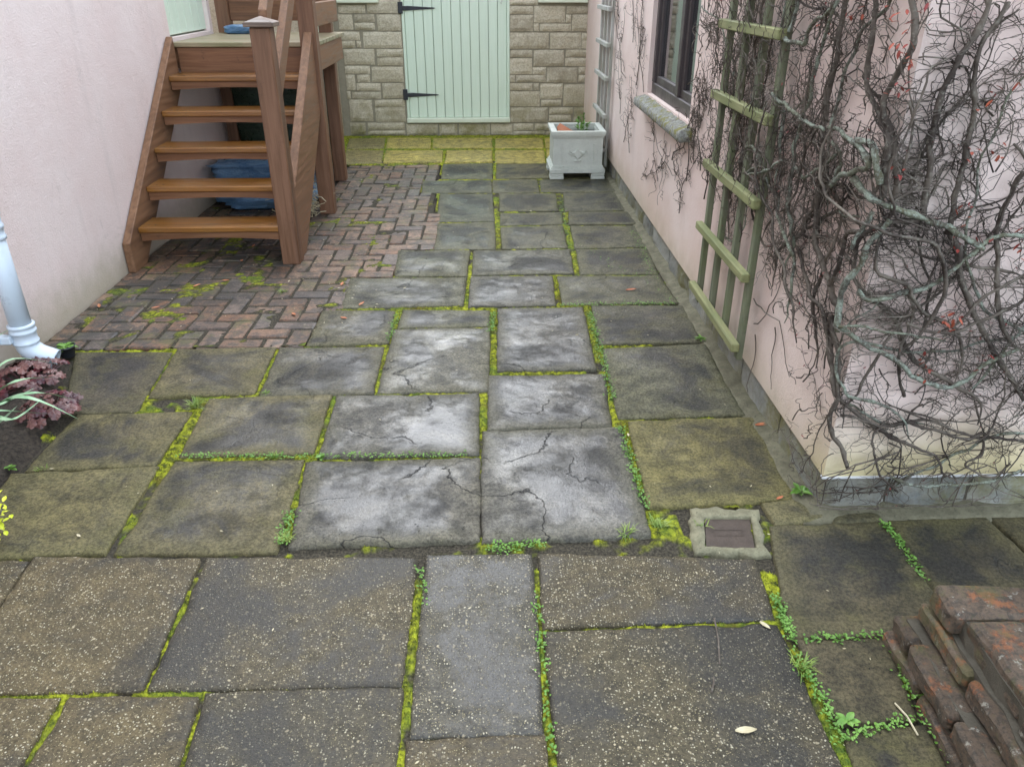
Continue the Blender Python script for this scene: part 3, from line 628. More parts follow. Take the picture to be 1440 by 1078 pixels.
# plinth: mortared blocks
pl = MB().box((XR+.034, YC+.034, -.05), (4.9, YB-.01, PZ-.001)).obj('plinth', M['oldmortar'], rh)
rn = random.Random(5)
def rockbox(x0, y0, z0, x1, y1, z1, nu, nw, amp, seed, face):
    """a stone whose visible face (towards -y or -x) is rough; grid nu by nw"""
    v = []; f = []
    for j in range(nw+1):
        for i in range(nu+1):
            a, c_ = i/nu, j/nw; edge = min(a, 1-a, c_, 1-c_)
            k = 0 if edge == 0 else 1
            if face == 'y':
                p = Vector((x0+(x1-x0)*a, y0, z0+(z1-z0)*c_))
                nz_ = fbm((p.x*9+seed, seed, p.z*9), 4)
                p.y += -amp*(0.5+nz_)*k + (1-k)*amp*0.9; p.x += (1-k)*noise.noise(Vector((p.x*15, seed, p.z*15)))*amp*0.8; p.z += (1-k)*noise.noise(Vector((p.z*15, seed+9, p.x*15)))*amp*0.8
            else:
                p = Vector((x0, y0+(y1-y0)*a, z0+(z1-z0)*c_))
                nz_ = fbm((p.y*9+seed, seed, p.z*9), 4)
                p.x += -amp*(0.5+nz_)*k + (1-k)*amp*0.9
            v.append(p)
    n = nu+1; f = [(j*n+i, j*n+i+1, (j+1)*n+i+1, (j+1)*n+i) for j in range(nw) for i in range(nu)]
    ring = list(range(n))+[j*n+nu for j in range(1, nw+1)]+[nw*n+k for k in range(nu-1, -1, -1)]+[j*n for j in range(nw-1, 0, -1)]; base = len(v)
    for k in ring:
        p = v[k].copy()
        if face == 'y': p.y = y1
        else: p.x = x1
        v.append(p)
    for k in range(len(ring)): k2 = (k+1) % len(ring); f.append((ring[k], base+k, base+k2, ring[k2]))
    if face == 'x': f = [q[::-1] for q in f]
    return v, f
y = YC+.02; k = 0
while y < YB-.1:
    L = rn.uniform(.28, .55); y1 = min(y+L, YB-.02)
    v, f = rockbox(XR+.022, y+.006, -.045, XR+.10, y1-.006, PZ-.012, 8, 4, .010, k*1.7, 'x')
    obj('stone', v, f, M['plinth'], pl, (XR, (y+y1)/2, .05)); y = y1; k += 1
x = XR+.02
while x < 3.4:
    L = rn.uniform(.22, .4); v, f = rockbox(x+.006, YC+.022, -.045, x+L-.006, YC+.10, PZ-.008-rn.random()*.01, 8, 4, .012, k*1.7, 'y')
    obj('stone', v, f, M['plinth'], pl, (x+L/2, YC, .05)); x += L; k += 1
# concrete fillet run along the foot of the plinth
def fillet(pts, inner):
    v = []; f = []; n = len(pts)
    for i, (p, q) in enumerate(zip(pts, inner)):
        for t, z in ((0, -.03), (0, -.006), (.35, .001), (.7, .006), (1.0, .012), (1.25, .013)):
            c = Vector(p).lerp(Vector(q), t); j = noise.noise_vector(Vector((c.x*9, c.y*9, t)))
            v.append((c.x+j.x*.006*(t < .9), c.y+j.y*.006*(t < .9), z+.006*noise.noise(Vector((c.x*18, c.y*18, t*3)))*(z > -.02)))
    f = [(6*i+k, 6*i+k+1, 6*(i+1)+k+1, 6*(i+1)+k) for i in range(n-1) for k in range(5)]
    return obj('fillet', v, f, M['fillet'], rh, None, True)
ys_ = [7.0-k*.06 for k in range(84)]
fillet([(1.012-.012*ss(4.5, 2.2, y_), y_, 0) for y_ in ys_]+[(1.0+k*.06, 1.955, 0) for k in range(34)], [(XR+.02, max(y_, 2.03), 0) for y_ in ys_]+[(max(XR+.02, 1.0+k*.06), YC+.02, 0) for k in range(34)])
fx = XR+.05
wf = MB()
wf.box((fx-.02, WY0, WZ0), (fx+.05, WY1, WZ0+.07), .004).box((fx-.02, WY0, WZ1-.07), (fx+.05, WY1, WZ1), .004)
for yy in (WY0, WY1-.06): wf.box((fx-.022, yy, WZ0+.07), (fx+.05, yy+.06, WZ1-.07), .004)
wf.box((fx-.024, 4.64, WZ0+.07), (fx+.05, 4.71, WZ1-.07), .004)
window = wf.obj('window', M['brown'], rh)
for (a0, a1) in ((WY0+.06, 4.64), (4.71, WY1-.06)):
    c = MB()
    c.box((fx-.005, a0, WZ0+.07), (fx+.03, a1, WZ0+.115), .003).box((fx-.005, a0, WZ1-.115), (fx+.03, a1, WZ1-.07), .003)
    c.box((fx-.005, a0, WZ0+.115), (fx+.03, a0+.045, WZ1-.115), .003).box((fx-.005, a1-.045, WZ0+.115), (fx+.03, a1, WZ1-.115), .003)
    c.obj('sash', M['brown'], window)
    MB().box((fx+.012, a0+.045, WZ0+.115), (fx+.020, a1-.045, WZ1-.115)).obj('pane', M['glass'], window)
# mossy sill
v = []; f = []; nu, nw = 44, 8; s0, s1 = 4.10, 5.47
for j in range(nw+1):
    for i in range(nu+1):
        a = i/nu; t = j/nw
        prof = [(XR+.07, .874), (XR+.0, .862), (XR-.03, .856), (XR-.06, .848), (XR-.073, .836), (XR-.074, .80), (XR-.066, .792), (XR-.03, .795), (XR+.02, .795)][j]
        yy = s0+(s1-s0)*a; nz_ = fbm((yy*14, j*0.7, 2), 4)
        v.append((prof[0]-0.007*nz_*(j in (3, 4, 5, 6)), yy, prof[1]+(0.009*nz_ if 0 < j < 7 else 0)))
n = nu+1; f = [(j*n+i, j*n+i+1, (j+1)*n+i+1, (j+1)*n+i) for j in range(nw) for i in range(nu)]
f.append(tuple(j*n for j in range(nw+1))); f.append(tuple(j*n+nu for j in range(nw, -1, -1)))
tag(obj('sill', v, f, M['sill'], rh, None, True), 'lichen-covered stone sill')

# ------------------------------------------------------------------ back outbuilding
bh = thing('stone_outbuilding', 'low buff limestone outbuilding with pale green plank door', 'building', (-.3, YB+1.5, 0))
BT = 2.35; DX0, DX1, DZ0, DZ1 = -0.905, 0.232, 0.13, 2.05
bw = MB(); rectwall(bw, 'y', YB+.009, (-5.2, -.06), (XR+.4, BT), [(DX0, DX1, DZ0, DZ1), (-1.56, -1.16, 1.37, 1.95), (0.53, 1.02, 1.37, 1.95)], (0, .08, 0))
bw.add([(-5.2, YB+.009, -.06), (-5.2, YB+4, -.06), (-5.2, YB+4, BT), (-5.2, YB+.009, BT)], [(0, 1, 2, 3)])
wallb = bw.obj('wall', M['mortar'], bh)
rb = MB(); rb.add([(-5.4, YB-.2, BT-.1), (XR+.4, YB-.2, BT-.1), (XR+.4, YB+2.6, BT+1.1), (-5.4, YB+2.6, BT+1.1), (-5.4, YB-.2, BT), (XR+.4, YB-.2, BT), (XR+.4, YB+2.6, BT+1.2), (-5.4, YB+2.6, BT+1.2)], [(3, 2, 1, 0), (4, 5, 6, 7), (0, 1, 5, 4), (1, 2, 6, 5), (3, 0, 4, 7), (2, 3, 7, 6)])
rb.obj('roof', M['roof'], bh)
ST = [(48,25,175,62),(180,0,335,62),(50,68,120,138),(125,68,218,102),(125,106,220,138),(228,68,340,142),(60,148,150,185),(163,148,345,222),(65,188,130,220),(135,188,157,220),(75,227,220,298),(226,227,350,262),(230,266,350,302),(80,305,198,340),(203,308,352,378),(85,345,132,415),(138,345,198,378),(135,384,246,418),(253,384,355,453),(88,420,110,455),(115,424,248,455),(100,460,213,558),(218,460,358,492),(220,496,362,562),(105,566,180,620),(187,566,358,598),(187,602,360,622),
 (365,572,510,625),(515,572,600,625),(606,572,750,624),(755,572,854,620),
 (840,0,970,24),(840,30,948,65),(842,70,948,145),(953,28,1095,105),(952,108,974,145),(980,110,1122,145),(1102,30,1245,64),(1100,68,1122,105),(1128,68,1290,145),(1253,30,1290,62),(840,152,1020,225),(1027,152,1168,225),(1174,152,1285,184),(1172,188,1244,225),(1250,190,1285,262),(842,232,945,264),(951,232,1090,305),(1100,230,1245,262),(842,270,943,342),(1096,267,1202,305),(1208,267,1280,340),(946,310,1007,343),(1012,312,1152,380),(1158,308,1205,342),(1158,346,1275,378),(842,347,864,378),(869,347,1007,378),(842,384,945,416),(950,384,974,416),(982,386,1083,455),(1090,390,1225,490),(1230,384,1272,418),(842,422,978,490),(985,460,1077,488),(1230,423,1262,455),(1228,460,1275,488),(845,496,1015,562),(1022,496,1130,526),(1022,530,1122,560),(1137,496,1290,562),(858,570,950,600),(955,570,1030,600),(858,604,1000,625),(1006,604,1100,625),(1035,568,1180,600),(1186,566,1290,622)]
stones = []
for (x0, y0, x1, y1) in ST:
    A = pY(460+x0/3.2727, y0/3.2727, YB); B = pY(460+x1/3.2727, y1/3.2727, YB)
    stones.append((A.x, max(B.z, -.03), min(B.x, XR+.02), A.z))
rn = random.Random(11)
def course(xa, xb, z0, z1):
    z = z0
    while z < z1-.03:
        h = min(rn.choice((.10, .16, .2)), z1-z); x = xa
        while x < xb-.02:
            L = rn.uniform(.18, .45); x1 = x+L if xb-x-L > .1 else xb
            if h > .14 and rn.random() < .3:
                stones.append((x+.006, z+.006, x1-.006, z+h/2-.006)); stones.append((x+.006, z+h/2+.006, x1-.006, z+h-.006))
            else: stones.append((x+.006, z+.006, x1-.006, z+h-.006))
            x = x1
        z += h
course(-1.16, DX0-.01, 1.41, BT); course(DX1+.012, .53, 1.41, BT); course(-3.2, -1.62, 0.0, BT); course(-1.56, -1.16, 1.98, BT); course(DX0, DX1, 2.08, BT); course(.53, XR, 1.98, BT)
for k, (x0, z0, x1, z1) in enumerate(stones):
    if x1-x0 < .02 or z1-z0 < .02: continue
    if x0 > XR: continue
    v, f = rockbox(x0, YB-.004, z0, x1, YB+.04, z1, max(4, int((x1-x0)/.03)), max(3, int((z1-z0)/.03)), .0065, k*1.31, 'y')
    obj('stone', v, f, M['stone'], wallb, ((x0+x1)/2, YB, (z0+z1)/2))
# door
gd = MB().box((DX0, YB+.05, DZ0+.02), (DX1, YB+.075, DZ1)).obj('door', M['gdark'], bh)
nbd = 11; fw_ = .03
MB().box((DX0+.001, YB-.002, DZ0+.05), (DX0+fw_, YB+.049, DZ1), .004).obj('door_frame', M['gdoor'], gd)
MB().box((DX1-fw_, YB-.002, DZ0+.05), (DX1-.001, YB+.049, DZ1), .004).obj('door_frame', M['gdoor'], gd)
bwid = (DX1-DX0-2*fw_)/nbd
for k in range(nbd):
    x0 = DX0+fw_+k*bwid; MB().box((x0+.0022, YB+.012, DZ0+.052), (x0+bwid-.0022, YB+.05, DZ1-.002), .005).obj('board', M['gdoor'], gd)
MB().box((DX0-.004, YB-.03, DZ0), (DX1+.004, YB+.049, DZ0+.05), .006).obj('weather_bar', M['cream'], gd)
for hz in (.42, 1.275):
    v = [(DX0+.06, YB+.004, hz+.022), (DX0+.06, YB+.004, hz-.022), (DX0+.34, YB+.004, hz-.006), (DX0+.36, YB+.004, hz), (DX0+.34, YB+.004, hz+.006)]
    v += [(p[0], YB+.0125, p[2]) for p in v]; hb = MB().add(v, [(0, 1, 2, 3, 4), (1, 0, 5, 6), (2, 1, 6, 7), (3, 2, 7, 8), (4, 3, 8, 9), (0, 4, 9, 5)])
    hb.box((DX0-.03, YB-.018, hz-.05), (DX0+.02, YB-.0025, hz+.06), .003).box((DX0+.018, YB-.012, hz-.02), (DX0+.065, YB+.012, hz+.02), .003)
    hb.obj('strap_hinge', M['iron'], gd)
hk = MB(); hk.tube([(DX1-.09, YB+.0, 1.46), (DX1-.088, YB-.012, 1.43), (DX1-.082, YB-.012, 1.34), (DX1-.09, YB-.012, 1.315), (DX1-.1, YB-.012, 1.33)], .005, 6); hk.obj('latch_hook', M['planter'], gd)
for (a0, a1) in ((-1.56, -1.16), (.53, 1.02)):
    wd = MB(); wd.box((a0, YB+.02, 1.37), (a1, YB+.06, 1.41), .004).box((a0, YB+.02, 1.91), (a1, YB+.06, 1.95), .004).box((a0, YB+.021, 1.41), (a0+.04, YB+.06, 1.91), .003).box((a1-.04, YB+.021, 1.41), (a1, YB+.06, 1.91), .003)
    wo = wd.obj('window', M['cream'], bh); MB().box((a0+.04, YB+.035, 1.41), (a1-.04, YB+.045, 1.91)).obj('pane', M['glass'], wo)
    MB().box((a0-.0, YB-.05, 1.325), (a1+.03, YB+.02, 1.369), .006).obj('sill', M['cream'], wo)

# projecting wall at far left with a second pale door
sw = thing('side_wing', 'narrow stone wing with pale green door behind the stair posts', 'building', (-2.4, 8.4, 0))
WX = -1.62; WYs = 7.75
b = MB(); rectwall(b, 'x', WX, (WYs, -.06), (YB-.006, BT), [(WYs+.12, 8.62, .07, 1.95)], (-.05, 0, 0))
b.add([(WX, WYs, -.06), (-5, WYs, -.06), (-5, WYs, BT), (WX, WYs, BT), (-5, YB-.006, BT), (WX, YB-.006, BT)], [(0, 3, 2, 1), (3, 5, 4, 2)])
wsw = b.obj('wall', M['stone'], sw)
dd = MB().box((WX-.08, WYs+.12, .07), (WX-.05, 8.62, 1.95)).obj('door', M['gdark'], sw)
for k in range(5):
    wd = (8.62-WYs-.12)/5; MB().box((WX-.052, WYs+.12+k*wd+.002, .08), (WX-.012, WYs+.12+(k+1)*wd-.002, 1.94), .004).obj('board', M['gdoor'], dd)
for hz in (.33, 1.2): MB().box((WX-.012, WYs+.14, hz-.015), (WX+.004, WYs+.40, hz+.015), .003).obj('strap_hinge', M['iron'], dd)

# ------------------------------------------------------------------ wooden staircase
sc = thing('wooden_staircase', 'brown stained wooden staircase with open treads rising to a landing', 'staircase', (-1.67, 5.2, 0))
G_, R_, Y0, Z0 = .231, .187, 4.56, .233; XA, XB = -2.112, -1.235
LZ = Z0+5*R_; LYF = Y0+5*G_; LYE = 6.86
def stringer(x0, x1, ytop, name='stringer'):
    s = R_/G_; yb = 4.42; zt = .175
    pr = [(yb, .0), (yb+.17, .0), (ytop, (ytop-yb-.17)*s+.0), (ytop, zt+s*(ytop-yb)), (yb, zt)]
    pr[2] = (ytop, min(pr[2][1], pr[3][1]-.05))
    v = [(x0, *p) for p in pr]+[(x1, *p) for p in pr]; n = 5
    f = [tuple(range(n))[::-1], tuple(range(n, 2*n))]+[(i, (i+1) % n, n+(i+1) % n, n+i) for i in range(n)]
    o = obj(name, v, f, M['ws'], sc); bev(o, .004); return o
def bev(o, wd):
    md = o.modifiers.new('bevel', 'BEVEL'); md.width = wd; md.segments = 1; md.limit_method = 'ANGLE'
stringer(-2.158, XA, LYF-.02); 
# right stringer starts behind the newel
s = R_/G_
v = []
for x in (-1.235, -1.18):
    v += [(x, 4.665, .0), (x, 4.80, .0), (x, 5.685, (5.685-4.80)*s), (x, 5.685, 1.235), (x, 4.665, .40)]
o = obj('stringer', v, [(4, 3, 2, 1, 0), (5, 6, 7, 8, 9)]+[(i, (i+1) % 5, 5+(i+1) % 5, 5+i) for i in range(5)], M['ws'], sc); bev(o, .004)
for k in range(5):
    y, z = Y0+k*G_, Z0+k*R_
    t = MB().box((XA+.001, y, z-.035), (XB-.001, y+.225, z), .006).obj('tread', M['wxw'], sc)
    for xs_ in (XA+.05, XA+.09, XB-.09, XB-.05): MB().tube([(xs_, y+.05, z-.002), (xs_, y+.05, z+.0015)], .005, 8).obj('screw', M['iron'], t)
    n = 14; pts = []
    for i in range(n+1):
        a = i/n; pts.append((XA+.004+(XB-XA-.008)*a, z-.088+.016*math.sin(PI*a)))
    v = [(x, y+.018, z-.036) for x, _ in pts]+[(x, y+.018, zz) for x, zz in pts]+[(x, y+.043, z-.036) for x, _ in pts]+[(x, y+.043, zz) for x, zz in pts]; m_ = n+1
    f = []
    for i in range(n): f += [(i, m_+i, m_+i+1, i+1), (2*m_+i, 2*m_+i+1, 3*m_+i+1, 3*m_+i), (m_+i, 3*m_+i, 3*m_+i+1, m_+i+1), (i, i+1, 2*m_+i+1, 2*m_+i)]
    f += [(0, 2*m_, 3*m_, m_), (n, m_+n, 3*m_+n, 2*m_+n)]
    obj('apron', v, f, M['wx'], t)
# landing
nb_ = 9
for k in range(nb_):
    wdt = (LYE-LYF)/nb_; MB().box((-2.150, LYF+k*wdt+.002, LZ-.03), (-1.165, LYF+(k+1)*wdt-.003, LZ), .004).obj('landing_board', M['deck'], sc)
MB().box((XA+.002, LYF+.012, LZ-.19), (XB-.002, LYF+.045, LZ-.032), .003).obj('fascia', M['wx'], sc)
MB().box((-1.205, 5.80, LZ-.19), (-1.17, 6.76, LZ-.031), .003).obj('fascia', M['wy'], sc)
MB().box((-2.10, LYE-.05, LZ-.19), (-1.26, LYE-.01, LZ-.031), .003).obj('joist', M['wx'], sc)
MB().box((-2.15, LYF+.06, LZ-.17), (-2.10, LYE-.06, LZ-.031), .003).obj('joist', M['wy'], sc)
def post(x, y, wd, z1, name='post', z0=-.005): return MB().box((x-wd/2, y-wd/2, z0), (x+wd/2, y+wd/2, z1), .006).obj(name, M['wz'], sc)
nw_ = MB().box((-1.277, 4.55, -.005), (-1.168, 4.66, 1.318), .006).obj('newel_post', M['wz'], sc)
cp = MB().box((-1.300, 4.525, 1.32), (-1.143, 4.685, 1.345), .004)
cp.add([(-1.295, 4.53, 1.345), (-1.148, 4.53, 1.345), (-1.148, 4.68, 1.345), (-1.295, 4.68, 1.345), (-1.222, 4.605, 1.372)], [(0, 1, 4), (1, 2, 4), (2, 3, 4), (3, 0, 4)]); cp.obj('post_cap', M['wcap'], nw_)
post(-1.212, 5.745, .11, 2.25); post(-1.295, 6.80, .10, 2.25); post(-2.085, 6.80, .10, 2.25); post(-2.09, 6.60, .09, LZ-.2, 'support_post')
def slope_rail(y0, z0, y1, dep, x0, x1):
    z1 = z0+(y1-y0)*s; v = []
    for x in (x0, x1): v += [(x, y0, z0-dep), (x, y1, z1-dep), (x, y1, z1), (x, y0, z0)]
    o = obj('rail', v, [(3, 2, 1, 0), (4, 5, 6, 7), (0, 1, 5, 4), (1, 2, 6, 5), (2, 3, 7, 6), (3, 0, 4, 7)], M['ws'], sc); bev(o, .004)
slope_rail(4.66, 1.40, 5.69, .12, -1.245, -1.200); slope_rail(4.66, 0.995, 5.69, .15, -1.245, -1.200)
for z0, z1 in ((LZ+.085, LZ+.235), (LZ+.50, LZ+.65), (LZ+.86, LZ+.96)):
    MB().box((-1.225, 5.801, z0), (-1.185, 6.749, z1), .004).obj('rail', M['wy'], sc)
    MB().box((-2.034, 6.78, z0), (-1.346, 6.82, z1), .004).obj('rail', M['wx'], sc)

# things stored under and behind the stairs
def bundle(name, label, c, size, mat, seed, nu=48, nv=22, amp=.14, grp=None, cat='tarpaulin'):
    v = []; f = []
    for j in range(nv+1):
        ph = -PI/2+PI*j/nv
        for i in range(nu):
            th = 2*PI*i/nu; ce, se = math.cos(th), math.sin(th)
            ex = lambda q, p: math.copysign(abs(q)**p, q)
            d = Vector((ex(ce, .45)*ex(math.cos(ph), .5), ex(se, .45)*ex(math.cos(ph), .5), ex(math.sin(ph), .6)))
            r = 1+amp*fbm((d.x*1.7+seed, d.y*1.7, d.z*3), 4)
            r += amp*.5*noise.noise(Vector((d.x*6+seed, d.y*6, d.z*9)))
            v.append(Vector(c)+Vector((d.x*size[0]/2*r, d.y*size[1]/2*r, d.z*size[2]/2*r)))
    f = [(j*nu+i, j*nu+(i+1) % nu, (j+1)*nu+(i+1) % nu, (j+1)*nu+i) for j in range(nv) for i in range(nu)]
    o = obj(name, v, f, mat, None, (c[0], c[1], c[2]-size[2]/2), True); return tag(o, label, cat, grp)
bundle('log_pile_cover', 'dark green tarpaulin heap in the shade beneath the landing', (-1.72, 6.86, .50), (.72, .75, 1.0), M['tarpd'], 3)
bundle('blue_bag', 'blue plastic sack lying on the bricks under the stairs', (-1.70, 6.05, .085), (.74, .55, .18), M['tarpb'], 8, cat='sack')
bundle('blue_bag', 'blue plastic sack stacked on top of another under the stairs', (-1.72, 6.12, .26), (.80, .52, .17), M['tarpb'], 15, cat='sack')
bundle('blue_bag', 'blue plastic sack on the landing by the rail', (-1.92, 6.66, LZ+.032), (.26, .16, .064), M['tarpb'], 25, cat='sack')
tw = MB(); rn = random.Random(9)
for _ in range(90):
    p = Vector((-1.40+rn.gauss(0, .07), 5.72+rn.gauss(0, .10), rn.uniform(.005, .16))); d = Vector((rn.uniform(-1, 1), rn.uniform(-1, 1), rn.uniform(-.7, .7))).normalized()
    L = rn.uniform(.08, .22); q = p+d*L; q.z = max(q.z, .006); mid = (p+q)/2+Vector((rn.uniform(-1, 1), rn.uniform(-1, 1), rn.uniform(0, 1)))*.03
    tw.tube([p, mid, q], rn.uniform(.002, .004), 4)
tag(tw.obj('twig_heap', M['pale']), 'heap of dry pale twigs on the bricks between the stair posts', 'twigs', kind='stuff')

# ------------------------------------------------------------------ downpipe
dp = thing('drainpipe', 'pale blue-grey plastic drainpipe with angled shoe on the pink wall', 'drainpipe', (-2.09, 3.14, 0))
PXc, PYc, pr_ = -2.045, 3.13, .044
MB().tube([(PXc, PYc, .21), (PXc, PYc, .68)], pr_, 24).obj('pipe', M['pvc'], dp, None, True)
def lathe(c, prof, n=24):
    v = []; f = []
    for r, z in prof:
        for k in range(n): a = 2*PI*k/n; v.append((c[0]+r*math.cos(a), c[1]+r*math.sin(a), c[2]+z))
    for j in range(len(prof)-1):
        for k in range(n): k2 = (k+1) % n; f.append((j*n+k, j*n+k2, (j+1)*n+k2, (j+1)*n+k))
    return v, f
def ringprof(r0, zz):  # socket with raised beads
    out = []
    for z, r in zz: out.append((r0+r, z))
    return out
v, f = lathe((PXc, PYc, 0), [(.044, .60), (.051, .602), (.051, .615), (.048, .618), (.048, .645), (.0525, .648), (.0525, .66), (.049, .664), (.049, .70), (.053, .703), (.053, .715), (.046, .718)])
obj('socket', v, f, M['pvc'], dp, None, True); 
MB().tube([(PXc, PYc, .70), (PXc, PYc, 4.3)], pr_, 24).obj('pipe', M['pvc'], dp, None, True)
v, f = lathe((PXc, PYc, 0), [(.0445, .135), (.0535, .137), (.0535, .147), (.0495, .150), (.0495, .185), (.0545, .188), (.0545, .197), (.051, .199), (.051, .212), (.0545, .214), (.0545, .224), (.0445, .227)])
obj('socket', v, f, M['pvc'], dp, None, True)
MB().box((XL+.002, PYc-.06, .150), (PXc-.03, PYc-.02, .185), .004).box((XL+.002, PYc-.075, .155), (XL+.05, PYc-.045, .18), .003).obj('bracket', M['pvc'], dp)
path = smoothpath([(PXc, PYc, .15), (PXc+.004, PYc+.0, .115), (PXc+.035, PYc+.004, .078), (PXc+.10, PYc+.01, .045)], 5)
v, f = tube(path, .0475, 24, False); n0 = len(v); v2_, f2_ = tube(path[-6:], .0425, 24, False); v += v2_; f += [tuple(i+n0 for i in q)[::-1] for q in f2_]
L1 = n0-24; L2 = len(v)-24; f += [(L1+k, L1+(k+1) % 24, L2+(k+1) % 24, L2+k) for k in range(24)]
obj('shoe', v, f, M['pvc'], dp, None, True)

# ------------------------------------------------------------------ planter
pt = thing('planter_box', 'square weathered cream planter with urn emblem beside the far trellis', 'planter', (.765, 6.98, 0))
px0, px1, py0, py1 = .550, .975, 6.765, 7.185
def ringbox(b, o, i, z0, z1):
    """square ring from half width o down to i"""
    cx, cy = (px0+px1)/2, (py0+py1)/2; hw = (px1-px0)/2
    A = [(-1, -1), (1, -1), (1, 1), (-1, 1)]
    v = [(cx+a*(hw+o), cy+c*(hw+o), z) for z in (z0, z1) for a, c in A]+[(cx+a*(hw+i), cy+c*(hw+i), z) for z in (z0, z1) for a, c in A]
    f = []
    for k in range(4):
        k2 = (k+1) % 4; f += [(k, k2, 4+k2, 4+k), (8+k2, 8+k, 12+k, 12+k2), (4+k, 4+k2, 12+k2, 12+k), (k2, k, 8+k, 8+k2)]
    b.add(v, f)
b = MB(); ringbox(b, 0, -.03, .06, .36); b.obj('body', M['planter'], pt)
b = MB(); ringbox(b, .020, -.028, .375, .40); ringbox(b, .014, -.032, .36, .374); ringbox(b, .007, -.031, .347, .359); b.obj('rim', M['planter'], pt)
b = MB(); ringbox(b, .008, -.03, .10, .112); ringbox(b, .016, -.03, .085, .099); ringbox(b, .026, -.03, .055, .084); b.obj('base_moulding', M['planter'], pt)
for a in (0, 1):
    for c in (0, 1):
        xa = px0-.026 if a == 0 else px1+.026-.12; ya = py0-.026 if c == 0 else py1+.026-.12
        fb = MB(); fb.box((xa, ya, 0), (xa+.12, ya+.12, .024), .003).box((xa+.002, ya+.002, .026), (xa+.118, ya+.118, .053), .004); fb.obj('foot', M['planter'], pt)
cx = (px0+px1)/2; eb = MB()
prof = [(.035, .150), (.035, .158), (.012, .165), (.014, .178), (.045, .195), (.060, .215), (.064, .222), (.050, .226), (.030, .236), (.012, .245), (.010, .255), (.0, .262)]
v = []
for r, z in prof: v += [(cx-r, py0-.002, z), (cx-r*.45, py0-.014, z), (cx+r*.45, py0-.014, z), (cx+r, py0-.002, z)]
f = [(4*j+k, 4*j+k+1, 4*j+k+5, 4*j+k+4) for j in range(len(prof)-1) for k in range(3)]; eb.add(v, f)
for sgn in (-1, 1): eb.tube([(cx+sgn*.050, py0-.006, .20), (cx+sgn*.078, py0-.008, .222), (cx+sgn*.072, py0-.008, .24), (cx+sgn*.055, py0-.006, .228)], .005, 6)
eb.obj('urn_emblem', M['planter'], pt)
for sgn in (-1, 1):
    b = MB()
    for k in range(9): b.box((cx+sgn*.135-.008, py0-.007, .135+k*.019), (cx+sgn*.135+.008, py0+.001, .147+k*.019), .003)
    b.obj('beading', M['planter'], pt)
MB().box((px0+.031, py0+.031, .30), (px1-.031, py1-.031, .345)).obj('soil', M['soil'], pt)
# broken roof tile and seedling plant in the planter
tl = MB(); tl.add([(.60, 6.80, .355), (.70, 6.83, .357), (.74, 6.90, .362), (.62, 6.99, .42), (.585, 6.88, .405), (.60, 6.80, .367), (.70, 6.83, .369), (.74, 6.90, .374), (.62, 6.99, .432), (.585, 6.88, .417)], [(4, 3, 2, 1, 0), (5, 6, 7, 8, 9)]+[(i, (i+1) % 5, 5+(i+1) % 5, 5+i) for i in range(5)])
tag(tl.obj('tile_shard', M['terr']), 'broken terracotta tile piece leaning inside the cream planter', 'tile')
def leafv(base, d, L, wd, curl=.3, n=4, up=Vector((0, 0, 1))):
    d = Vector(d).normalized(); sdv = d.cross(up)
    if sdv.length < .05: sdv = Vector((1, 0, 0))
    sdv.normalize(); nrm = sdv.cross(d); v = []; f = []; base = Vector(base)
    for i in range(n+1):
        t = i/n; wv = wd*math.sin(PI*min(.97, .08+.92*t))**.8; c = base+d*L*t-Vector((0, 0, 1))*curl*L*t*t
        v += [c-sdv*wv/2+nrm*wd*.12, c-nrm*.0, c+sdv*wv/2+nrm*wd*.12]
    for i in range(n):
        a = 3*i; f += [(a, a+1, a+4, a+3), (a+1, a+2, a+5, a+4)]
    return v, f
pp = thing('young_plant', 'young green plant sprouting in the cream planter', 'plant', (.80, 6.93, .345)); rn = random.Random(4); b = MB(); sb = MB()
for sx, sy, hh in ((0, 0, .16), (.045, .02, .17), (.02, -.03, .12), (.07, -.01, .09)):
    q = Vector((.775+sx, 6.93+sy, .34)); t_ = q+Vector((rn.uniform(-.01, .01), 0, hh)); sb.tube([q, (q+t_)/2, t_], .004, 5)
    for k in range(16):
        z = rn.random(); a = rn.uniform(0, 2*PI); b.add(*leafv(q+(t_-q)*(.25+.75*z), (math.cos(a), math.sin(a), .9), .035+.02*rn.random(), .016, .2))
for k in range(60):
    a = rn.uniform(0, 2*PI); r = rn.random()*.07; b.add(*leafv((.79+math.cos(a)*r, 6.93+math.sin(a)*r*.8, .345), (math.cos(a), math.sin(a), rn.uniform(.3, 1)), rn.uniform(.03, .06), .02, .4))
sb.obj('stem', M['gleaf'], pp); b.obj('foliage', M['gleaf'], pp)

# ------------------------------------------------------------------ trellises
def trellis(name, label, x, y0, y1, z0, z1, nvert, rails, mv_, mh, vw, rh_, tx=0.0):
    t = thing(name, label, 'trellis', (x, (y0+y1)/2, 0))
    for k in range(nvert):
        yy = y0+vw/2+(y1-y0-vw)*k/(nvert-1); MB().box((x-.012, yy-vw/2, z0+random.uniform(-.02, .02)), (x+.012, yy+vw/2, z1), .003).obj('upright', mv_, t)
    for z in rails:
        MB().box((x-.046, y0-.02, z-rh_/2), (x-.0135, y1+.02, z+rh_/2), .004).obj('rail', mh, t)
    return t
trellis('trellis', 'green algae-stained wooden trellis under the vine near the house corner', 1.008, 2.79, 3.49, .17, 2.3, 4, [.235, .53, .815, 1.11, 1.385, 1.67, 1.96], M['trel'], M['trelh'], .040, .036)
trellis('trellis', 'grey weathered wooden trellis behind the cream planter', 1.022, 6.88, 7.56, .10, 2.0, 4, [.22, .50, .80, 1.06, 1.33, 1.62], M['trelg'], M['trelg'], .038, .035)

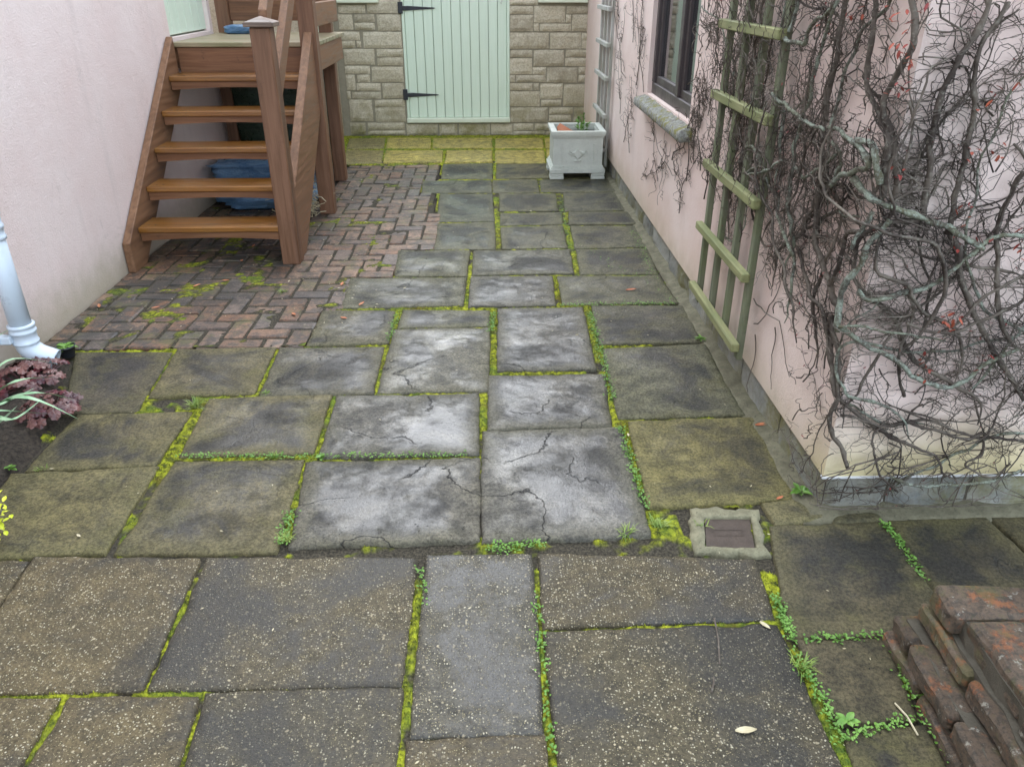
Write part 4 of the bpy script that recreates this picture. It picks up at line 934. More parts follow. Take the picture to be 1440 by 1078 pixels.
# ------------------------------------------------------------------ vines
def wall_pt(s_, z, off):
    """unfolded wall: s<0 on the side face, s>0 on the front face"""
    if s_ < -off: return Vector((XR-off, YC-s_, z))
    if s_ > off: return Vector((XR+s_, YC-off, z))
    a = (s_+off)/(2*off) * PI/2
    return Vector((XR-off*math.cos(a), YC-off*math.sin(a), z)) if True else None
def unproj(x, y, off):
    P = pX(x, y, XR-off)
    if P.y >= YC: return (-(P.y-YC)-off*0, P.z)
    P = pY(x, y, YC-off); return (P.x-XR, P.z)
vine = thing('climbing_vine', 'bare tangled climbing vine with lichen stems covering the house corner', 'vine', (XR, YC, 0))
rn = random.Random(21)
def stem_px(pts, off, r0, r1, mat, wob=.004, n=7):
    P = [wall_pt(*unproj(x, y, off if not isinstance(off, (list, tuple)) else off[i]), off if not isinstance(off, (list, tuple)) else off[i]) for i, (x, y) in enumerate(pts)]
    P = smoothpath(P, 8); m_ = len(P)
    P = [p+noise.noise_vector(p*14)*wob*2.6+noise.noise_vector(p*50)*wob*.9 for p in P]
    rr = [(r0+(r1-r0)*i/(m_-1))*.82*(1+.35*noise.noise(P[i]*38)+.25*noise.noise(P[i]*90)) for i in range(m_)]
    obj('stem', *tube(P, rr, n), M[mat], vine, None, True); return P
STEMS = []
def S(*a, **k): STEMS.append(stem_px(*a, **k))
S([(1163,452),(1200,424),(1240,376),(1262,338),(1287,310)], .07, .012, .009, 'lichen')
S([(1220,268),(1238,280),(1275,290),(1310,312),(1345,325),(1385,350)], .06, .012, .008, 'lichen')
S([(1169,260),(1188,243),(1208,227),(1240,211),(1263,217),(1272,262)], .075, .008, .012, 'lichen')
S([(1167,176),(1182,184),(1195,196),(1212,215)], .07, .007, .009, 'lichen')
S([(1170,262),(1178,238),(1178,215),(1170,200)], .06, .009, .006, 'lichen')
S([(1190,467),(1233,478),(1264,510),(1295,533),(1326,545),(1360,533),(1385,513),(1430,490)], .06, .010, .007, 'lichen')
S([(1229,412),(1256,421),(1311,401),(1353,371),(1392,335),(1445,330)], .055, .009, .007, 'lichen')
S([(1160,445),(1170,510),(1188,560),(1232,602),(1262,620),(1310,640),(1328,668)], .03, .012, .004, 'bark')
S([(1178,440),(1168,400),(1150,350),(1148,300),(1155,240),(1162,150),(1180,60),(1190,-40)], .035, .013, .008, 'bark')
S([(1190,655),(1180,600),(1172,540),(1175,480),(1172,445)], .03, .008, .010, 'bark')
S([(1240,330),(1205,350),(1180,375),(1165,400)], .05, .010, .008, 'bark'); S([(1290,310),(1260,318),(1222,350),(1190,370)], .05, .010, .007, 'bark')
S([(1340,330),(1362,420),(1380,460),(1400,500),(1440,560)], .05, .012, .008, 'bark'); S([(1275,290),(1282,220),(1265,150),(1272,60),(1275,-40)], .04, .012, .010, 'bark')
S([(1252,290),(1240,200),(1220,120),(1232,40),(1230,-40)], .04, .011, .009, 'bark'); S([(1300,300),(1310,200),(1330,120),(1380,30),(1400,-40)], .04, .011, .008, 'bark')
S([(1335,330),(1350,240),(1370,160),(1372,90),(1420,0)], .04, .010, .006, 'bark'); S([(1420,480),(1400,400),(1410,300),(1440,240)], .045, .009, .008, 'bark')
S([(1105,55),(1130,62),(1138,40),(1160,20),(1180,-10)], .07, .009, .007, 'lichen'); S([(1112,45),(1120,10),(1128,-30)], .06, .008, .007, 'lichen')
S([(1046,215),(1055,205),(1068,230),(1048,245),(1080,240),(1100,225)], .085, .007, .005, 'lichen'); S([(1118,236),(1130,250),(1160,235),(1175,220)], .06, .006, .006, 'lichen')
S([(1085,135),(1110,150),(1130,170),(1160,185)], .075, .008, .006, 'lichen'); S([(1265,300),(1235,345),(1225,360)], .08, .008, .006, 'lichen')
S([(1253,672),(1290,683),(1350,680),(1400,676),(1440,660)], .05, .006, .005, 'lichen', n=6); S([(1245,590),(1225,620),(1238,670),(1262,690)], .04, .005, .004, 'bark', n=6)
S([(1195,470),(1225,462),(1260,470),(1330,480)], .07, .006, .004, 'lichen', n=6)
S([(1275,592),(1310,604),(1355,615),(1385,608),(1380,640),(1355,655),(1400,672),(1425,650)], .045, .006, .004, 'bark', n=6)
S([(1270,560),(1265,500),(1280,440),(1275,390)], .04, .006, .005, 'bark', n=6); S([(1440,420),(1380,455),(1320,470),(1270,455)], .06, .006, .005, 'bark', n=6)
S([(1440,620),(1360,610),(1300,590),(1250,598),(1200,585)], .04, .006, .005, 'bark', n=6)
# woody side stems: each leaves a main stem or the ground edge of the growth, winds upward and forks
def woody(s0, z0, off, ang, r0, L, lvl, pull):
    pts = []; a = ang; sx, z, o_ = s0, z0, off; n = max(5, int(L/.035)); cur = rn.gauss(0, .05)
    for i in range(n+1):
        pts.append(wall_pt(sx, max(z, .1), o_)); cur = cur*.6+rn.gauss(0, .16); a += cur+pull*math.sin(PI/2-a)*.10
        sx += math.cos(a)*.035; z += math.sin(a)*.035; o_ = min(.11, max(r0+.004, o_+rn.gauss(0, .006)))
    P = smoothpath(pts, 2); m_ = len(P); rr = [r0*(1-.55*i/m_)*(1+.3*noise.noise(P[i]*35))*(.25+.75*min(1, i/(m_*.18))) for i in range(m_)]
    obj('stem', *tube(P, rr, 6 if r0 > .004 else 5), M['lichen' if (r0 > .0045 and rn.random() < .4) else 'bark'], vine, None, True); STEMS.append(P)
    if lvl < 2:
        for _ in range(rn.choice((1, 2, 2, 3))):
            k = rn.randrange(2, n); q = pts[k]; sq = (-(q.y-YC) if q.x < XR else q.x-XR)
            woody(sq, q.z, max(.008, (XR-q.x) if q.x < XR else (YC-q.y)), ang+rn.choice((-1, 1))*rn.uniform(.35, 1.0), r0*rn.uniform(.45, .7), L*rn.uniform(.35, .7), lvl+1, pull)
for s0, z0 in ((-1.45, .95), (-1.3, .80), (-1.12, .72), (-1.0, .60), (-.85, .75), (-.62, .55), (-.5, .62), (-.4, .5), (-.28, .48), (-.15, .45), (-.05, .5), (.05, .35), (.12, .55), (.22, .3), (.3, .5), (.42, .35), (.5, .6), (.6, .4), (.7, .5), (-.7, .9), (-.3, .9)):
    woody(s0, z0, rn.uniform(.015, .06), rn.gauss(PI/2, .25), rn.uniform(.004, .0085), rn.uniform(.8, 1.3), 0, 1.0)
for s0, z0, an in ((.1, .42, .2), (.3, .33, 2.6), (.5, .45, .4), (.65, .3, 2.9), (.2, .65, .5), (.45, .8, 2.4), (.6, .75, .9), (.35, .28, .1), (.75, .55, 2.7)):
    woody(s0, z0, rn.uniform(.02, .07), an, rn.uniform(.003, .006), rn.uniform(.4, .8), 0, .15)
# fine twigs
def dens(s_, z):
    patch = ss(-.45, .25, noise.noise(Vector((s_*4.5, z*2.2, 2)))+.25*noise.noise(Vector((s_*11, z*6, 5))))
    if s_ < 0:
        lo = .46+.14*noise.noise(Vector((s_*3, 1, 0))); d = ss(lo-.08, lo+.2, z)*(.15+.7*patch)
        if -1.5 < s_ < -.75: d *= ss(.5, .95, z)*.9
        if s_ <= -1.5: d *= ss(.6, .95, z)*ss(-2.3, -1.9, s_)*.55
        if s_ > -.25: d = max(d, .25*ss(.15, .3, z))
        return d
    return max(.16 if z > .15 else .06, ss(.22, .5, z)*(.15+.85*patch))*.55
tv, bv = MB(), MB()
def twig(s0, z0, off, ang, L, r, curl, lichen=False):
    pts = []; st = L/9; a = ang; sx, z, o_ = s0, z0, off
    for i in range(10):
        pts.append(wall_pt(sx, max(z, .05), o_)); a += rn.gauss(curl, .33); sx += math.cos(a)*st; z += math.sin(a)*st; o_ = min(.12, max(.006, o_+rn.gauss(0, .007)))
    tv.tube(pts, [r*(1-.6*i/9) for i in range(10)], 3, False); return sx, z, o_, a, pts
cnt = 0; tips = []
while cnt < 760:
    if rn.random() < .6: s0, z0 = rn.uniform(-2.25, 0), rn.uniform(.15, 1.75)
    else: s0, z0 = rn.uniform(0, .95), rn.uniform(.12, 1.6)
    if rn.random() > dens(s0, z0): continue
    side = s0 < -.15
    ang = rn.gauss(PI/2, .5) if side else rn.uniform(-.3, PI+.3)
    L = rn.uniform(.08, .26); r = abs(rn.gauss(.0012, .0007))+.0009; off = abs(rn.gauss(.010, .018))+.005
    if -1.6 < s0 < -.7 and z0 > .75 and rn.random() < .5: off = rn.uniform(.06, .10)
    e_ = twig(s0, z0, off, ang, L, r, rn.gauss(0, .12 if side else .22)); cnt += 1
    for _ in range(rn.choice((1, 2, 3))):
        q = e_[4][rn.randrange(3, 9)]; sq = (-(q.y-YC) if q.x < XR else q.x-XR)
        t2 = twig(sq, q.z, min(.09, max(.008, (XR-q.x) if q.x < XR else (YC-q.y))), ang+rn.choice((-1, 1))*rn.uniform(.4, 1.3), L*rn.uniform(.15, .4), r*.65, 0); tips.append(t2[4][-1])
# short spurs and side twigs on every woody stem
for P in STEMS:
    step = 3 if len(P) < 60 else 2
    for i in range(2, len(P)-1, step):
        for _ in range(2 if rn.random() < .35 else 1):
            q = P[i]; sq = (-(q.y-YC) if q.x < XR else q.x-XR); of = max(.008, (XR-q.x) if q.x < XR else (YC-q.y)); d = P[i+1]-P[i-1]
            hz = -d.y if q.x < XR else d.x; base = math.atan2(d.z, hz if abs(hz) > 1e-6 else 1e-6); L = rn.uniform(.025, .09) if rn.random() < .75 else rn.uniform(.09, .24)
            e_ = twig(sq, q.z, of, base+rn.choice((-1, 1))*rn.uniform(.4, 1.2), L, rn.uniform(.0009, .002), rn.gauss(0, .12)); tips.append(e_[4][-1])
            if L > .09:
                for _ in range(2):
                    q2 = e_[4][rn.randrange(3, 9)]; s2 = (-(q2.y-YC) if q2.x < XR else q2.x-XR); twig(s2, q2.z, max(.008, (XR-q2.x) if q2.x < XR else (YC-q2.y)), base+rn.uniform(-1.4, 1.4), L*.35, .0009, 0)
for P in STEMS[:30]:
    for _ in range(5):
        q = P[rn.randrange(len(P))]; sq = (-(q.y-YC) if q.x < XR else q.x-XR); of = max(.02, (XR-q.x) if q.x < XR else (YC-q.y))
        e_ = twig(sq, q.z, of, rn.uniform(0, 2*PI), rn.uniform(.06, .22), rn.uniform(.0012, .0026), rn.gauss(0, .3)); tips.append(e_[4][-1])
for _ in range(240):   # loose twigs hanging over the trellis
    s0, z0 = rn.uniform(-1.62, -.7), .62+1.1*math.sqrt(rn.random())
    e_ = twig(s0, z0, rn.uniform(.07, .11), rn.gauss(PI/2, .8), rn.uniform(.08, .26), rn.uniform(.001, .0026), rn.gauss(0, .2)); tips.append(e_[4][-1])
# lower loops and runners on the front face and trailing strands on the side face
for _ in range(26):
    s0, z0 = rn.uniform(.05, .9), rn.uniform(.16, .4); twig(s0, z0, rn.uniform(.015, .06), rn.choice((0, PI))+rn.gauss(0, .4), rn.uniform(.3, .7), rn.uniform(.002, .0035), rn.choice((-.25, .25, .1)))
for (x, y), ang, L in (((1062,470), -1.2, .30), ((1090,460), -1.0, .25), ((1060,455), .15, .4), ((1120,530), .1, .2), ((1110,620), .3, .15), ((1130,640), .5, .12), ((1060,420), -.1, .5)):
    s0, z0 = unproj(x, y, .012); twig(s0, z0, .012, ang, L, .003, 0)
tg = tv.obj('twigs', M['bark'], vine); tg['kind'] = 'stuff'
bb = MB()
for p in rn.sample(tips, min(420, len(tips))):
    d = Vector((rn.uniform(-1, 1), rn.uniform(-1, .3), rn.uniform(-.3, 1))); bb.add(*leafv(p, d, rn.uniform(.006, .013), .005, .1, 2))
o = bb.obj('red_buds', M['red'], vine); o['kind'] = 'stuff'
lf = MB()
for (x, y) in ((1330,447),(1338,452),(1326,455),(1345,440),(1385,500),(1375,512),(1340,345),(1378,340),(1440,325),(1432,350),(1300,510),(1292,520),(1282,15),(1290,30),(1295,75),(1300,90),(1278,70),(1298,120),(1285,125),(1322,20),(1440,115),(1360,218),(1398,215),(1350,305),(1280,240),(1385,140),(1165,40),(1210,20)):
    s0, z0 = unproj(x, y, .05); p = wall_pt(s0, z0, .06)
    for _ in range(5): lf.add(*leafv(p+Vector((rn.gauss(0, .012), rn.gauss(0, .01), rn.gauss(0, .016))), (rn.uniform(-1, 1), rn.uniform(-1, .3), rn.uniform(-1, 1)), rn.uniform(.008, .022), .009, .2, 3))
o = lf.obj('withered_leaves', M['vmid'], vine); o['kind'] = 'stuff'
# sparse creeper on the far part of the side wall
cr = thing('creeper', 'sparse thin dark creeper stems around the brown window sill', 'creeper', (XR, 5.9, .3)); tv = MB()
def cre(x, y, ang, L, r, depth=0):
    P = pX(x, y, XR-.008); s0, z0 = -(P.y-YC), P.z
    e_ = twig(s0, z0, .008, ang, L, r, 0)
    for _ in range(9):
        q = e_[4][rn.randrange(1, 10)]; t_ = twig(-(q.y-YC), q.z, .010, ang+rn.choice((-1, 1))*rn.uniform(.3, 1.2), L*rn.uniform(.12, .4), r*.6, 0)
        for _ in range(2):
            q2 = t_[4][rn.randrange(3, 9)]; twig(-(q2.y-YC), q2.z, .010, ang+rn.uniform(-1.3, 1.3), L*rn.uniform(.06, .14), r*.45, 0)
for a in ((877,200,1.4,.6,.003),(885,215,1.7,.55,.003),(895,120,1.5,.8,.004),(880,110,1.5,.9,.004),(905,130,1.6,.7,.003),(903,245,.25,.7,.004),(925,235,.3,.6,.004),(945,225,.6,.6,.004),(965,255,1.2,.5,.004),(955,300,1.2,.5,.003),(985,240,1.6,.5,.004),(975,225,1.3,.4,.004),(872,160,1.5,.5,.003),(890,60,1.5,.6,.003),(925,255,2.2,.5,.003),(990,280,1.3,.4,.004)): cre(*a)
o = tv.obj('stems', M['bark'], cr); o['kind'] = 'stuff'

# ------------------------------------------------------------------ water stop cover
mh = thing('access_cover', 'small rusty square access cover set in pale concrete', 'access cover', ((MH0.x+MH1.x)/2, (MH0.y+MH1.y)/2, 0))
A = [gz(972, 711), gz(1064, 713), gz(1084, 779), gz(976, 777)]; B = [gz(990, 727), gz(1056, 727), gz(1064, 771), gz(992, 768)]
v = []; f = []; n = 12
def ringpts(Q, n):
    out = []
    for i in range(4):
        for k in range(n): out.append(Q[i].lerp(Q[(i+1) % 4], k/n))
    return out
loops = []
for t, z in ((0, -.04), (0, -.006), (.12, .002), (.5, .004), (.9, .003), (1, .0), (1, -.03)):
    lp = []
    for p, q in zip(ringpts(A, n), ringpts(B, n)):
        c = p.lerp(q, t); nz_ = noise.noise_vector(c*22)*(.016 if t < .2 else (.008 if t < .6 else .002))+noise.noise_vector(c*70)*(.006 if t < .6 else .001)
        lp.append(Vector((c.x+nz_.x, c.y+nz_.y, z-.004*(t < .2)+(.006*fbm(c*45, 4) if z > -.01 else 0))))
    loops.append(lp)
v = [p for lp in loops for p in lp]; m_ = 4*n
f = [(j*m_+(k+1) % m_, j*m_+k, (j+1)*m_+k, (j+1)*m_+(k+1) % m_) for j in range(len(loops)-1) for k in range(m_)]
fr = obj('concrete_frame', v, f, M['concrete'], mh, None, True)
cB = sum(B, Vector())/4; Q = [cB+(p-cB)*.955 for p in B]
cv = MB().add([Vector((p.x, p.y, z)) for z in (-.04, -.006) for p in Q], [(4, 7, 6, 5), (0, 4, 5, 1), (1, 5, 6, 2), (2, 6, 7, 3), (3, 7, 4, 0)]).obj('cover', M['rust'], mh)
cvn = cv.data
lb = MB()   # worn raised label bar and letters, too worn to read
ex = (Q[1]-Q[0]).normalized(); ey = (Q[0]-Q[3]).normalized(); o0 = cB-ex*.045
lb_ = lambda a, c, w_, h_: lb.add([o0+ex*a+ey*c+Vector((0, 0, -.004)), o0+ex*(a+w_)+ey*c+Vector((0, 0, -.004)), o0+ex*(a+w_)+ey*(c+h_)+Vector((0, 0, -.004)), o0+ex*a+ey*(c+h_)+Vector((0, 0, -.004))], [(0, 1, 2, 3)])
lb_(0, .016, .085, .003); lb_(0, -.012, .085, .002); lb_(-.004, -.012, .003, .031); lb_(.086, -.012, .003, .031)
lb.obj('raised_rim', M['rust'], cv)

# ------------------------------------------------------------------ low brick wall, bottom right
lw = thing('low_brick_wall', 'low crumbling brick edging wall with stepped mossy courses', 'wall', (1.2, .95, 0))
rotz = R(-3.5); cz = Matrix.Rotation(rotz, 3, 'Z'); O_ = Vector((1.028, 1.465, 0))
import bmesh
def lowbrick(x0, x1, y0, y1, z0, z1, seed):
    rr_ = random.Random(seed); base, fb = bevbox(Vector(((x1-x0)/2, (y1-y0)/2, (z1-z0)/2)), .009)
    bmm = bmesh.new(); vs = [bmm.verts.new(p) for p in base]; [bmm.faces.new([vs[i] for i in q]) for q in fb]
    bmesh.ops.subdivide_edges(bmm, edges=bmm.edges[:], cuts=4, use_grid_fill=True)
    for p in bmm.verts:
        c = p.co.copy(); p.co += noise.noise_vector(c*11+Vector((seed, 0, 0)))*.006+noise.noise_vector(c*40+Vector((0, seed, 0)))*.004+noise.noise_vector(c*110+Vector((0, seed, 0)))*.0015
    me = bpy.data.meshes.new('brick'); bmm.to_mesh(me); bmm.free(); me.materials.append(M['lowbrick'])
    o = bpy.data.objects.new('brick', me); pos = O_+cz @ Vector(((x0+x1)/2, -(y0+y1)/2, (z0+z1)/2)); link(o, lw, pos); o.rotation_euler = (rr_.uniform(-.03, .03), rr_.uniform(-.03, .03), rotz+rr_.uniform(-.03, .03)); return o
LB = [(.0, .11, .0, .19, -.02, .033), (.0, .11, .205, .41, -.02, .035), (.0, .11, .425, .63, -.02, .035), (.0, .11, .64, .85, -.02, .035),
      (.004, .11, .012, .105, .042, .098), (-.002, .105, .115, .325, .045, .102), (.0, .105, .335, .55, .045, .10), (.0, .105, .56, .78, .045, .10),
      (.046, .15, .03, .26, .108, .160), (.050, .15, .272, .50, .106, .160), (.046, .15, .51, .73, .106, .160),
      (.055, .31, .045, .155, .168, .232), (.085, .20, .168, .40, .168, .240), (.21, .33, .17, .39, .166, .232), (.075, .30, .412, .52, .168, .234), (.08, .30, .53, .64, .168, .236), (.12, .33, .01, .2, .10, .158)]
for k, q in enumerate(LB): lowbrick(*q, 3+k*7)
cb = MB()
for x0, y0_, z0, z1 in ((.022, .02, -.03, .040), (.028, .03, .040, .100), (.07, .05, .100, .166), (.085, .07, .166, .215)):
    P = [Vector((x0, -y0_, 0)), Vector((.34, -y0_, 0)), Vector((.34, -.95, 0)), Vector((x0, -.95, 0))]; n = 14
    Q = []
    for i in range(4):
        for k in range(n): c_ = O_+cz @ P[i].lerp(P[(i+1) % 4], k/n); Q.append(c_)
    m_ = 4*n; v = []
    for z in (z0, z1):
        for p in Q: nv_ = noise.noise_vector(Vector((p.x, p.y, z))*25)*.016; v.append((p.x+nv_.x, p.y+nv_.y, z))
    cb.add(v, [(k, (k+1) % m_, m_+(k+1) % m_, m_+k) for k in range(m_)]+[tuple(range(m_, 2*m_))])
cb.obj('mortar', M['oldmortar'], lw)
tag(MB().box((1.345, 1.30, -.03), (1.44, 1.42, .42), .006).obj('wooden_post', M['rustp']), 'dark brown wooden post standing behind the low brick wall', 'post')
rbm = MB(); v = []
for j in range(13):
    for i in range(13):
        x, y = 1.36+i*.12, .3+j*.085; v.append((x, y, .17+.03*fbm((x*5, y*5, 0), 3)))
f = [(j*13+i, j*13+i+1, (j+1)*13+i+1, (j+1)*13+i) for j in range(12) for i in range(12)]
o = obj('raised_soil', v, f, M['soil']); tag(o, 'dark soil behind the low brick edging wall', 'soil', kind='structure')

# ------------------------------------------------------------------ planting bed at left
v = []; n = 40; f = []
BX = [gz(110, 500), gz(104, 535), gz(100, 580), gz(62, 640), (gz(30, 668)), gz(0, 690), gz(-60, 785)]
def bedx(y):
    for a, c in zip(BX[:-1], BX[1:]):
        if c.y <= y <= a.y: t = (a.y-y)/(a.y-c.y); return a.x+(c.x-a.x)*t
    return BX[0].x if y > BX[0].y else BX[-1].x
for j in range(61):
    y = 1.5+(3.30-1.5)*j/60
    for i in range(31):
        a = i/30; xr = bedx(y)+.02*noise.noise(Vector((y*12, 0, 0))); x = -2.16+(xr+2.16)*a
        v.append((x, y, -.035+.06*ss(0, .12, xr-x)*ss(0, .1, 3.30-y)+.012*fbm((x*20, y*20, 0), 4)))
f = [(j*31+i, j*31+i+1, (j+1)*31+i+1, (j+1)*31+i) for j in range(60) for i in range(30)]
o = obj('planting_bed', v, f, M['soil'], None, None, True); tag(o, 'dark soil bed at the foot of the pink wall', 'soil', kind='structure')

def lobed(c, nrm, R0, seed, k=6):
    """ruffled round leaf"""
    nrm = Vector(nrm).normalized(); a = nrm.cross(Vector((.3, .2, 1))).normalized(); b_ = nrm.cross(a); rr_ = random.Random(seed); n = 18
    v = [Vector(c)]; f = []
    for ring, t in ((1, .5), (2, 1.0)):
        for i in range(n):
            th = 2*PI*i/n; r = R0*t*(1+.16*math.cos(k*th)*t); hgt = R0*(.18*t*t*math.cos(k*th+1)-.25*t*t+.08*rr_.uniform(-1, 1)*t)
            v.append(Vector(c)+a*math.cos(th)*r+b_*math.sin(th)*r+nrm*hgt)
    for i in range(n):
        i2 = (i+1) % n; f += [(0, 1+i, 1+i2), (1+i, 1+n+i, 1+n+i2, 1+i2)]
    return v, f
def heuchera(label, cpx, spread, N, seed, mats, grp, Rm):
    c = gz(*cpx); t = thing('heuchera', label, 'plant', (c.x, c.y, .02), grp); rn = random.Random(seed); st_ = MB()
    for k in range(N):
        a = rn.uniform(0, 2*PI); r = math.sqrt(rn.random()); hh = .03+.09*(1-r*.75)*rn.uniform(.7, 1.1)
        p = c+Vector((math.cos(a)*r*spread[0], math.sin(a)*r*spread[1], hh)); nr = Vector((math.cos(a)*r*.8+rn.uniform(-.4, .4), math.sin(a)*r*.8-.25+rn.uniform(-.4, .4), 1))
        obj('leaf', *lobed(p, nr, rn.uniform(.6, 1)*Rm, k+seed), M[rn.choice(mats)], t, None, True); st_.tube([c+Vector((math.cos(a)*.01, math.sin(a)*.01, .015)), c.lerp(p, .6), p-Vector((0, 0, .002))], .0015, 4)
    st_.obj('leaf_stalks', M['plum'], t)
heuchera('dusky pink-brown ruffled leaf plant beneath the drainpipe shoe', (42, 545), (.16, .19), 75, 5, ['purple', 'purple', 'plum'], None, .026)
heuchera('dark plum ruffled leaf plant at the bed edge by the slab', (72, 588), (.11, .13), 60, 77, ['plum', 'purple'], None, .023)
# strap leaves
c = gz(-45, 625); t = thing('strap_leaf_plant', 'green plant with long arching strap leaves in the soil bed', 'plant', (c.x, c.y, 0))
for tip, midp, wd in (((112, 590), (40, 560), .020), ((95, 515), (20, 505), .016), ((80, 530), (30, 535), .022), ((70, 582), (0, 578), .016), ((105, 562), (50, 553), .018), ((20, 460), (-10, 480), .014), ((50, 545), (0, 570), .022), ((60, 560), (20, 590), .016), ((25, 570), (-10, 600), .018)):
    m_ = gz(*midp, .27); e_ = gz(*tip, .15); b0 = Vector((c.x+random.uniform(-.03, .03), c.y+random.uniform(-.03, .03), .01)); P = smoothpath([b0, b0.lerp(m_, .55)+Vector((0, 0, .05)), m_, e_], 5); v = []; f = []
    for i, p in enumerate(P):
        tt = i/(len(P)-1); d = (P[min(i+1, len(P)-1)]-P[max(i-1, 0)]).normalized(); sv = d.cross(Vector((0, 0, 1)))
        sv = sv.normalized() if sv.length > .05 else Vector((1, 0, 0)); nr = sv.cross(d); ww = wd*(1-tt**3)*.5*(.6+.8*min(1, tt*2)); v += [p-sv*ww+nr*ww*.4, p, p+sv*ww+nr*ww*.4]
    for i in range(len(P)-1): a = 3*i; f += [(a, a+1, a+4, a+3), (a+1, a+2, a+5, a+4)]
    obj('leaf', v, f, M['iris'], t, None, True)
# yellow shrub at the very edge
c = gz(-6, 778); t = thing('yellow_shrub', 'small bright yellow-green leaved shrub at the bed edge', 'shrub', (c.x, c.y, 0)); b = MB(); sb = MB(); rn = random.Random(6)
for k in range(9):
    top = c+Vector((rn.uniform(-.09, .07), rn.uniform(-.08, .08), rn.uniform(.10, .19))); sb.tube([c, c.lerp(top, .5)+Vector((0, 0, .02)), top], .003, 5)
    for j in range(22):
        p = c.lerp(top, rn.uniform(.3, 1))+Vector((rn.gauss(0, .012), rn.gauss(0, .012), rn.gauss(0, .012))); a = rn.uniform(0, 2*PI); b.add(*leafv(p, (math.cos(a), math.sin(a), rn.uniform(.1, .9)), rn.uniform(.018, .03), .014, .2, 3))
sb.obj('stem', M['bark'], t); b.obj('foliage', M['yleaf'], t)
# potted seedling by the shoe
c = gz(96, 500); t = thing('seedling_pot', 'small round pot with bright green seedling beside the drainpipe shoe', 'plant pot', (c.x, c.y, 0))
v, f = lathe((c.x, c.y, 0), [(.030, 0), (.040, .045), (.043, .045), (.043, .052), (.037, .052), (.035, .03), (.0, .03)], 20); obj('pot', v, f, M['iron'], t, None, True)
b = MB(); rn = random.Random(8)
for k in range(13):
    a = k*2.4; b.add(*leafv((c.x, c.y, .045), (math.cos(a), math.sin(a), rn.uniform(.25, 1.1)), rn.uniform(.04, .065), .022, .45, 4))
b.obj('foliage', M['gleaf'], t)

# ------------------------------------------------------------------ weeds
def tuft(label, p, N, L, seed, mat='grass'):
    c = gz(*p); rn = random.Random(seed); b = MB()
    for k in range(N):
        a = rn.uniform(0, 2*PI); d = Vector((math.cos(a), math.sin(a), rn.uniform(.3, 1.5))).normalized(); LL = L*rn.uniform(.5, 1); q = c+Vector((rn.gauss(0, .008), rn.gauss(0, .008), -.004)); sdv = d.cross(Vector((0, 0, 1))).normalized()*.0017
        m_ = q+d*LL*.55; e_ = q+d*LL-Vector((0, 0, LL*.25)); b.add([q-sdv, q+sdv, m_-sdv*.8, m_+sdv*.8, e_], [(0, 1, 3, 2), (2, 3, 4)])
    return tag(b.obj('grass_tuft', M[mat], None, c), label, 'grass')
def weed(label, p, N, L, wd, seed):
    c = gz(*p); rn = random.Random(seed); b = MB()
    for k in range(N):
        a = k*2.4+rn.uniform(-.3, .3); b.add(*leafv(c+Vector((0, 0, .002+.012*k/N)), (math.cos(a), math.sin(a), rn.uniform(.15, .8)), L*rn.uniform(.6, 1), wd, .35, 4))
    return tag(b.obj('weed', M['gleaf'], None, c), label, 'weed')
tuft('spiky grass tuft where mossy joints cross near the soil bed', (274, 571), 60, .075, 1); tuft('small grass tuft on the joint below the brick paving', (375, 552), 45, .03, 2)
tuft('star-shaped grass tuft in the earthy gap near the access cover', (882, 749), 34, .055, 3); tuft('grass tuft at the corner of the big dark slab by the cover', (925, 738), 36, .06, 4)
tuft('grass tuft growing by the large dark slab beside the brick wall', (1128, 938), 40, .06, 5); tuft('grass tuft on the herringbone bricks before the stairs', (397, 411), 40, .05, 6)
tuft('ragged grass tuft at the lower end of a mossy joint', (402, 757), 40, .045, 7); tuft('thin grass tuft at the access cover concrete', (988, 740), 14, .045, 8); tuft('low grass tuft on the horizontal joint of olive slabs', (385, 641), 46, .03, 9)
tuft('pale grass tuft on the joint at the soil bed corner', (58, 659), 20, .03, 10)
weed('four-leaved green seedling in the joint by the low wall', (1190, 1016), 5, .042, .017, 1); weed('round-leaved weed at a mossy joint crossing', (452, 645), 9, .026, .014, 2)
weed('upright green weed at the foot of the house corner', (1124, 694), 9, .055, .02, 3); weed('tiny green weed on the earth under the strap leaves', (16, 660), 8, .03, .014, 4); weed('green weed at the slab edge near the trellis foot', (985, 478), 10, .04, .012, 5)
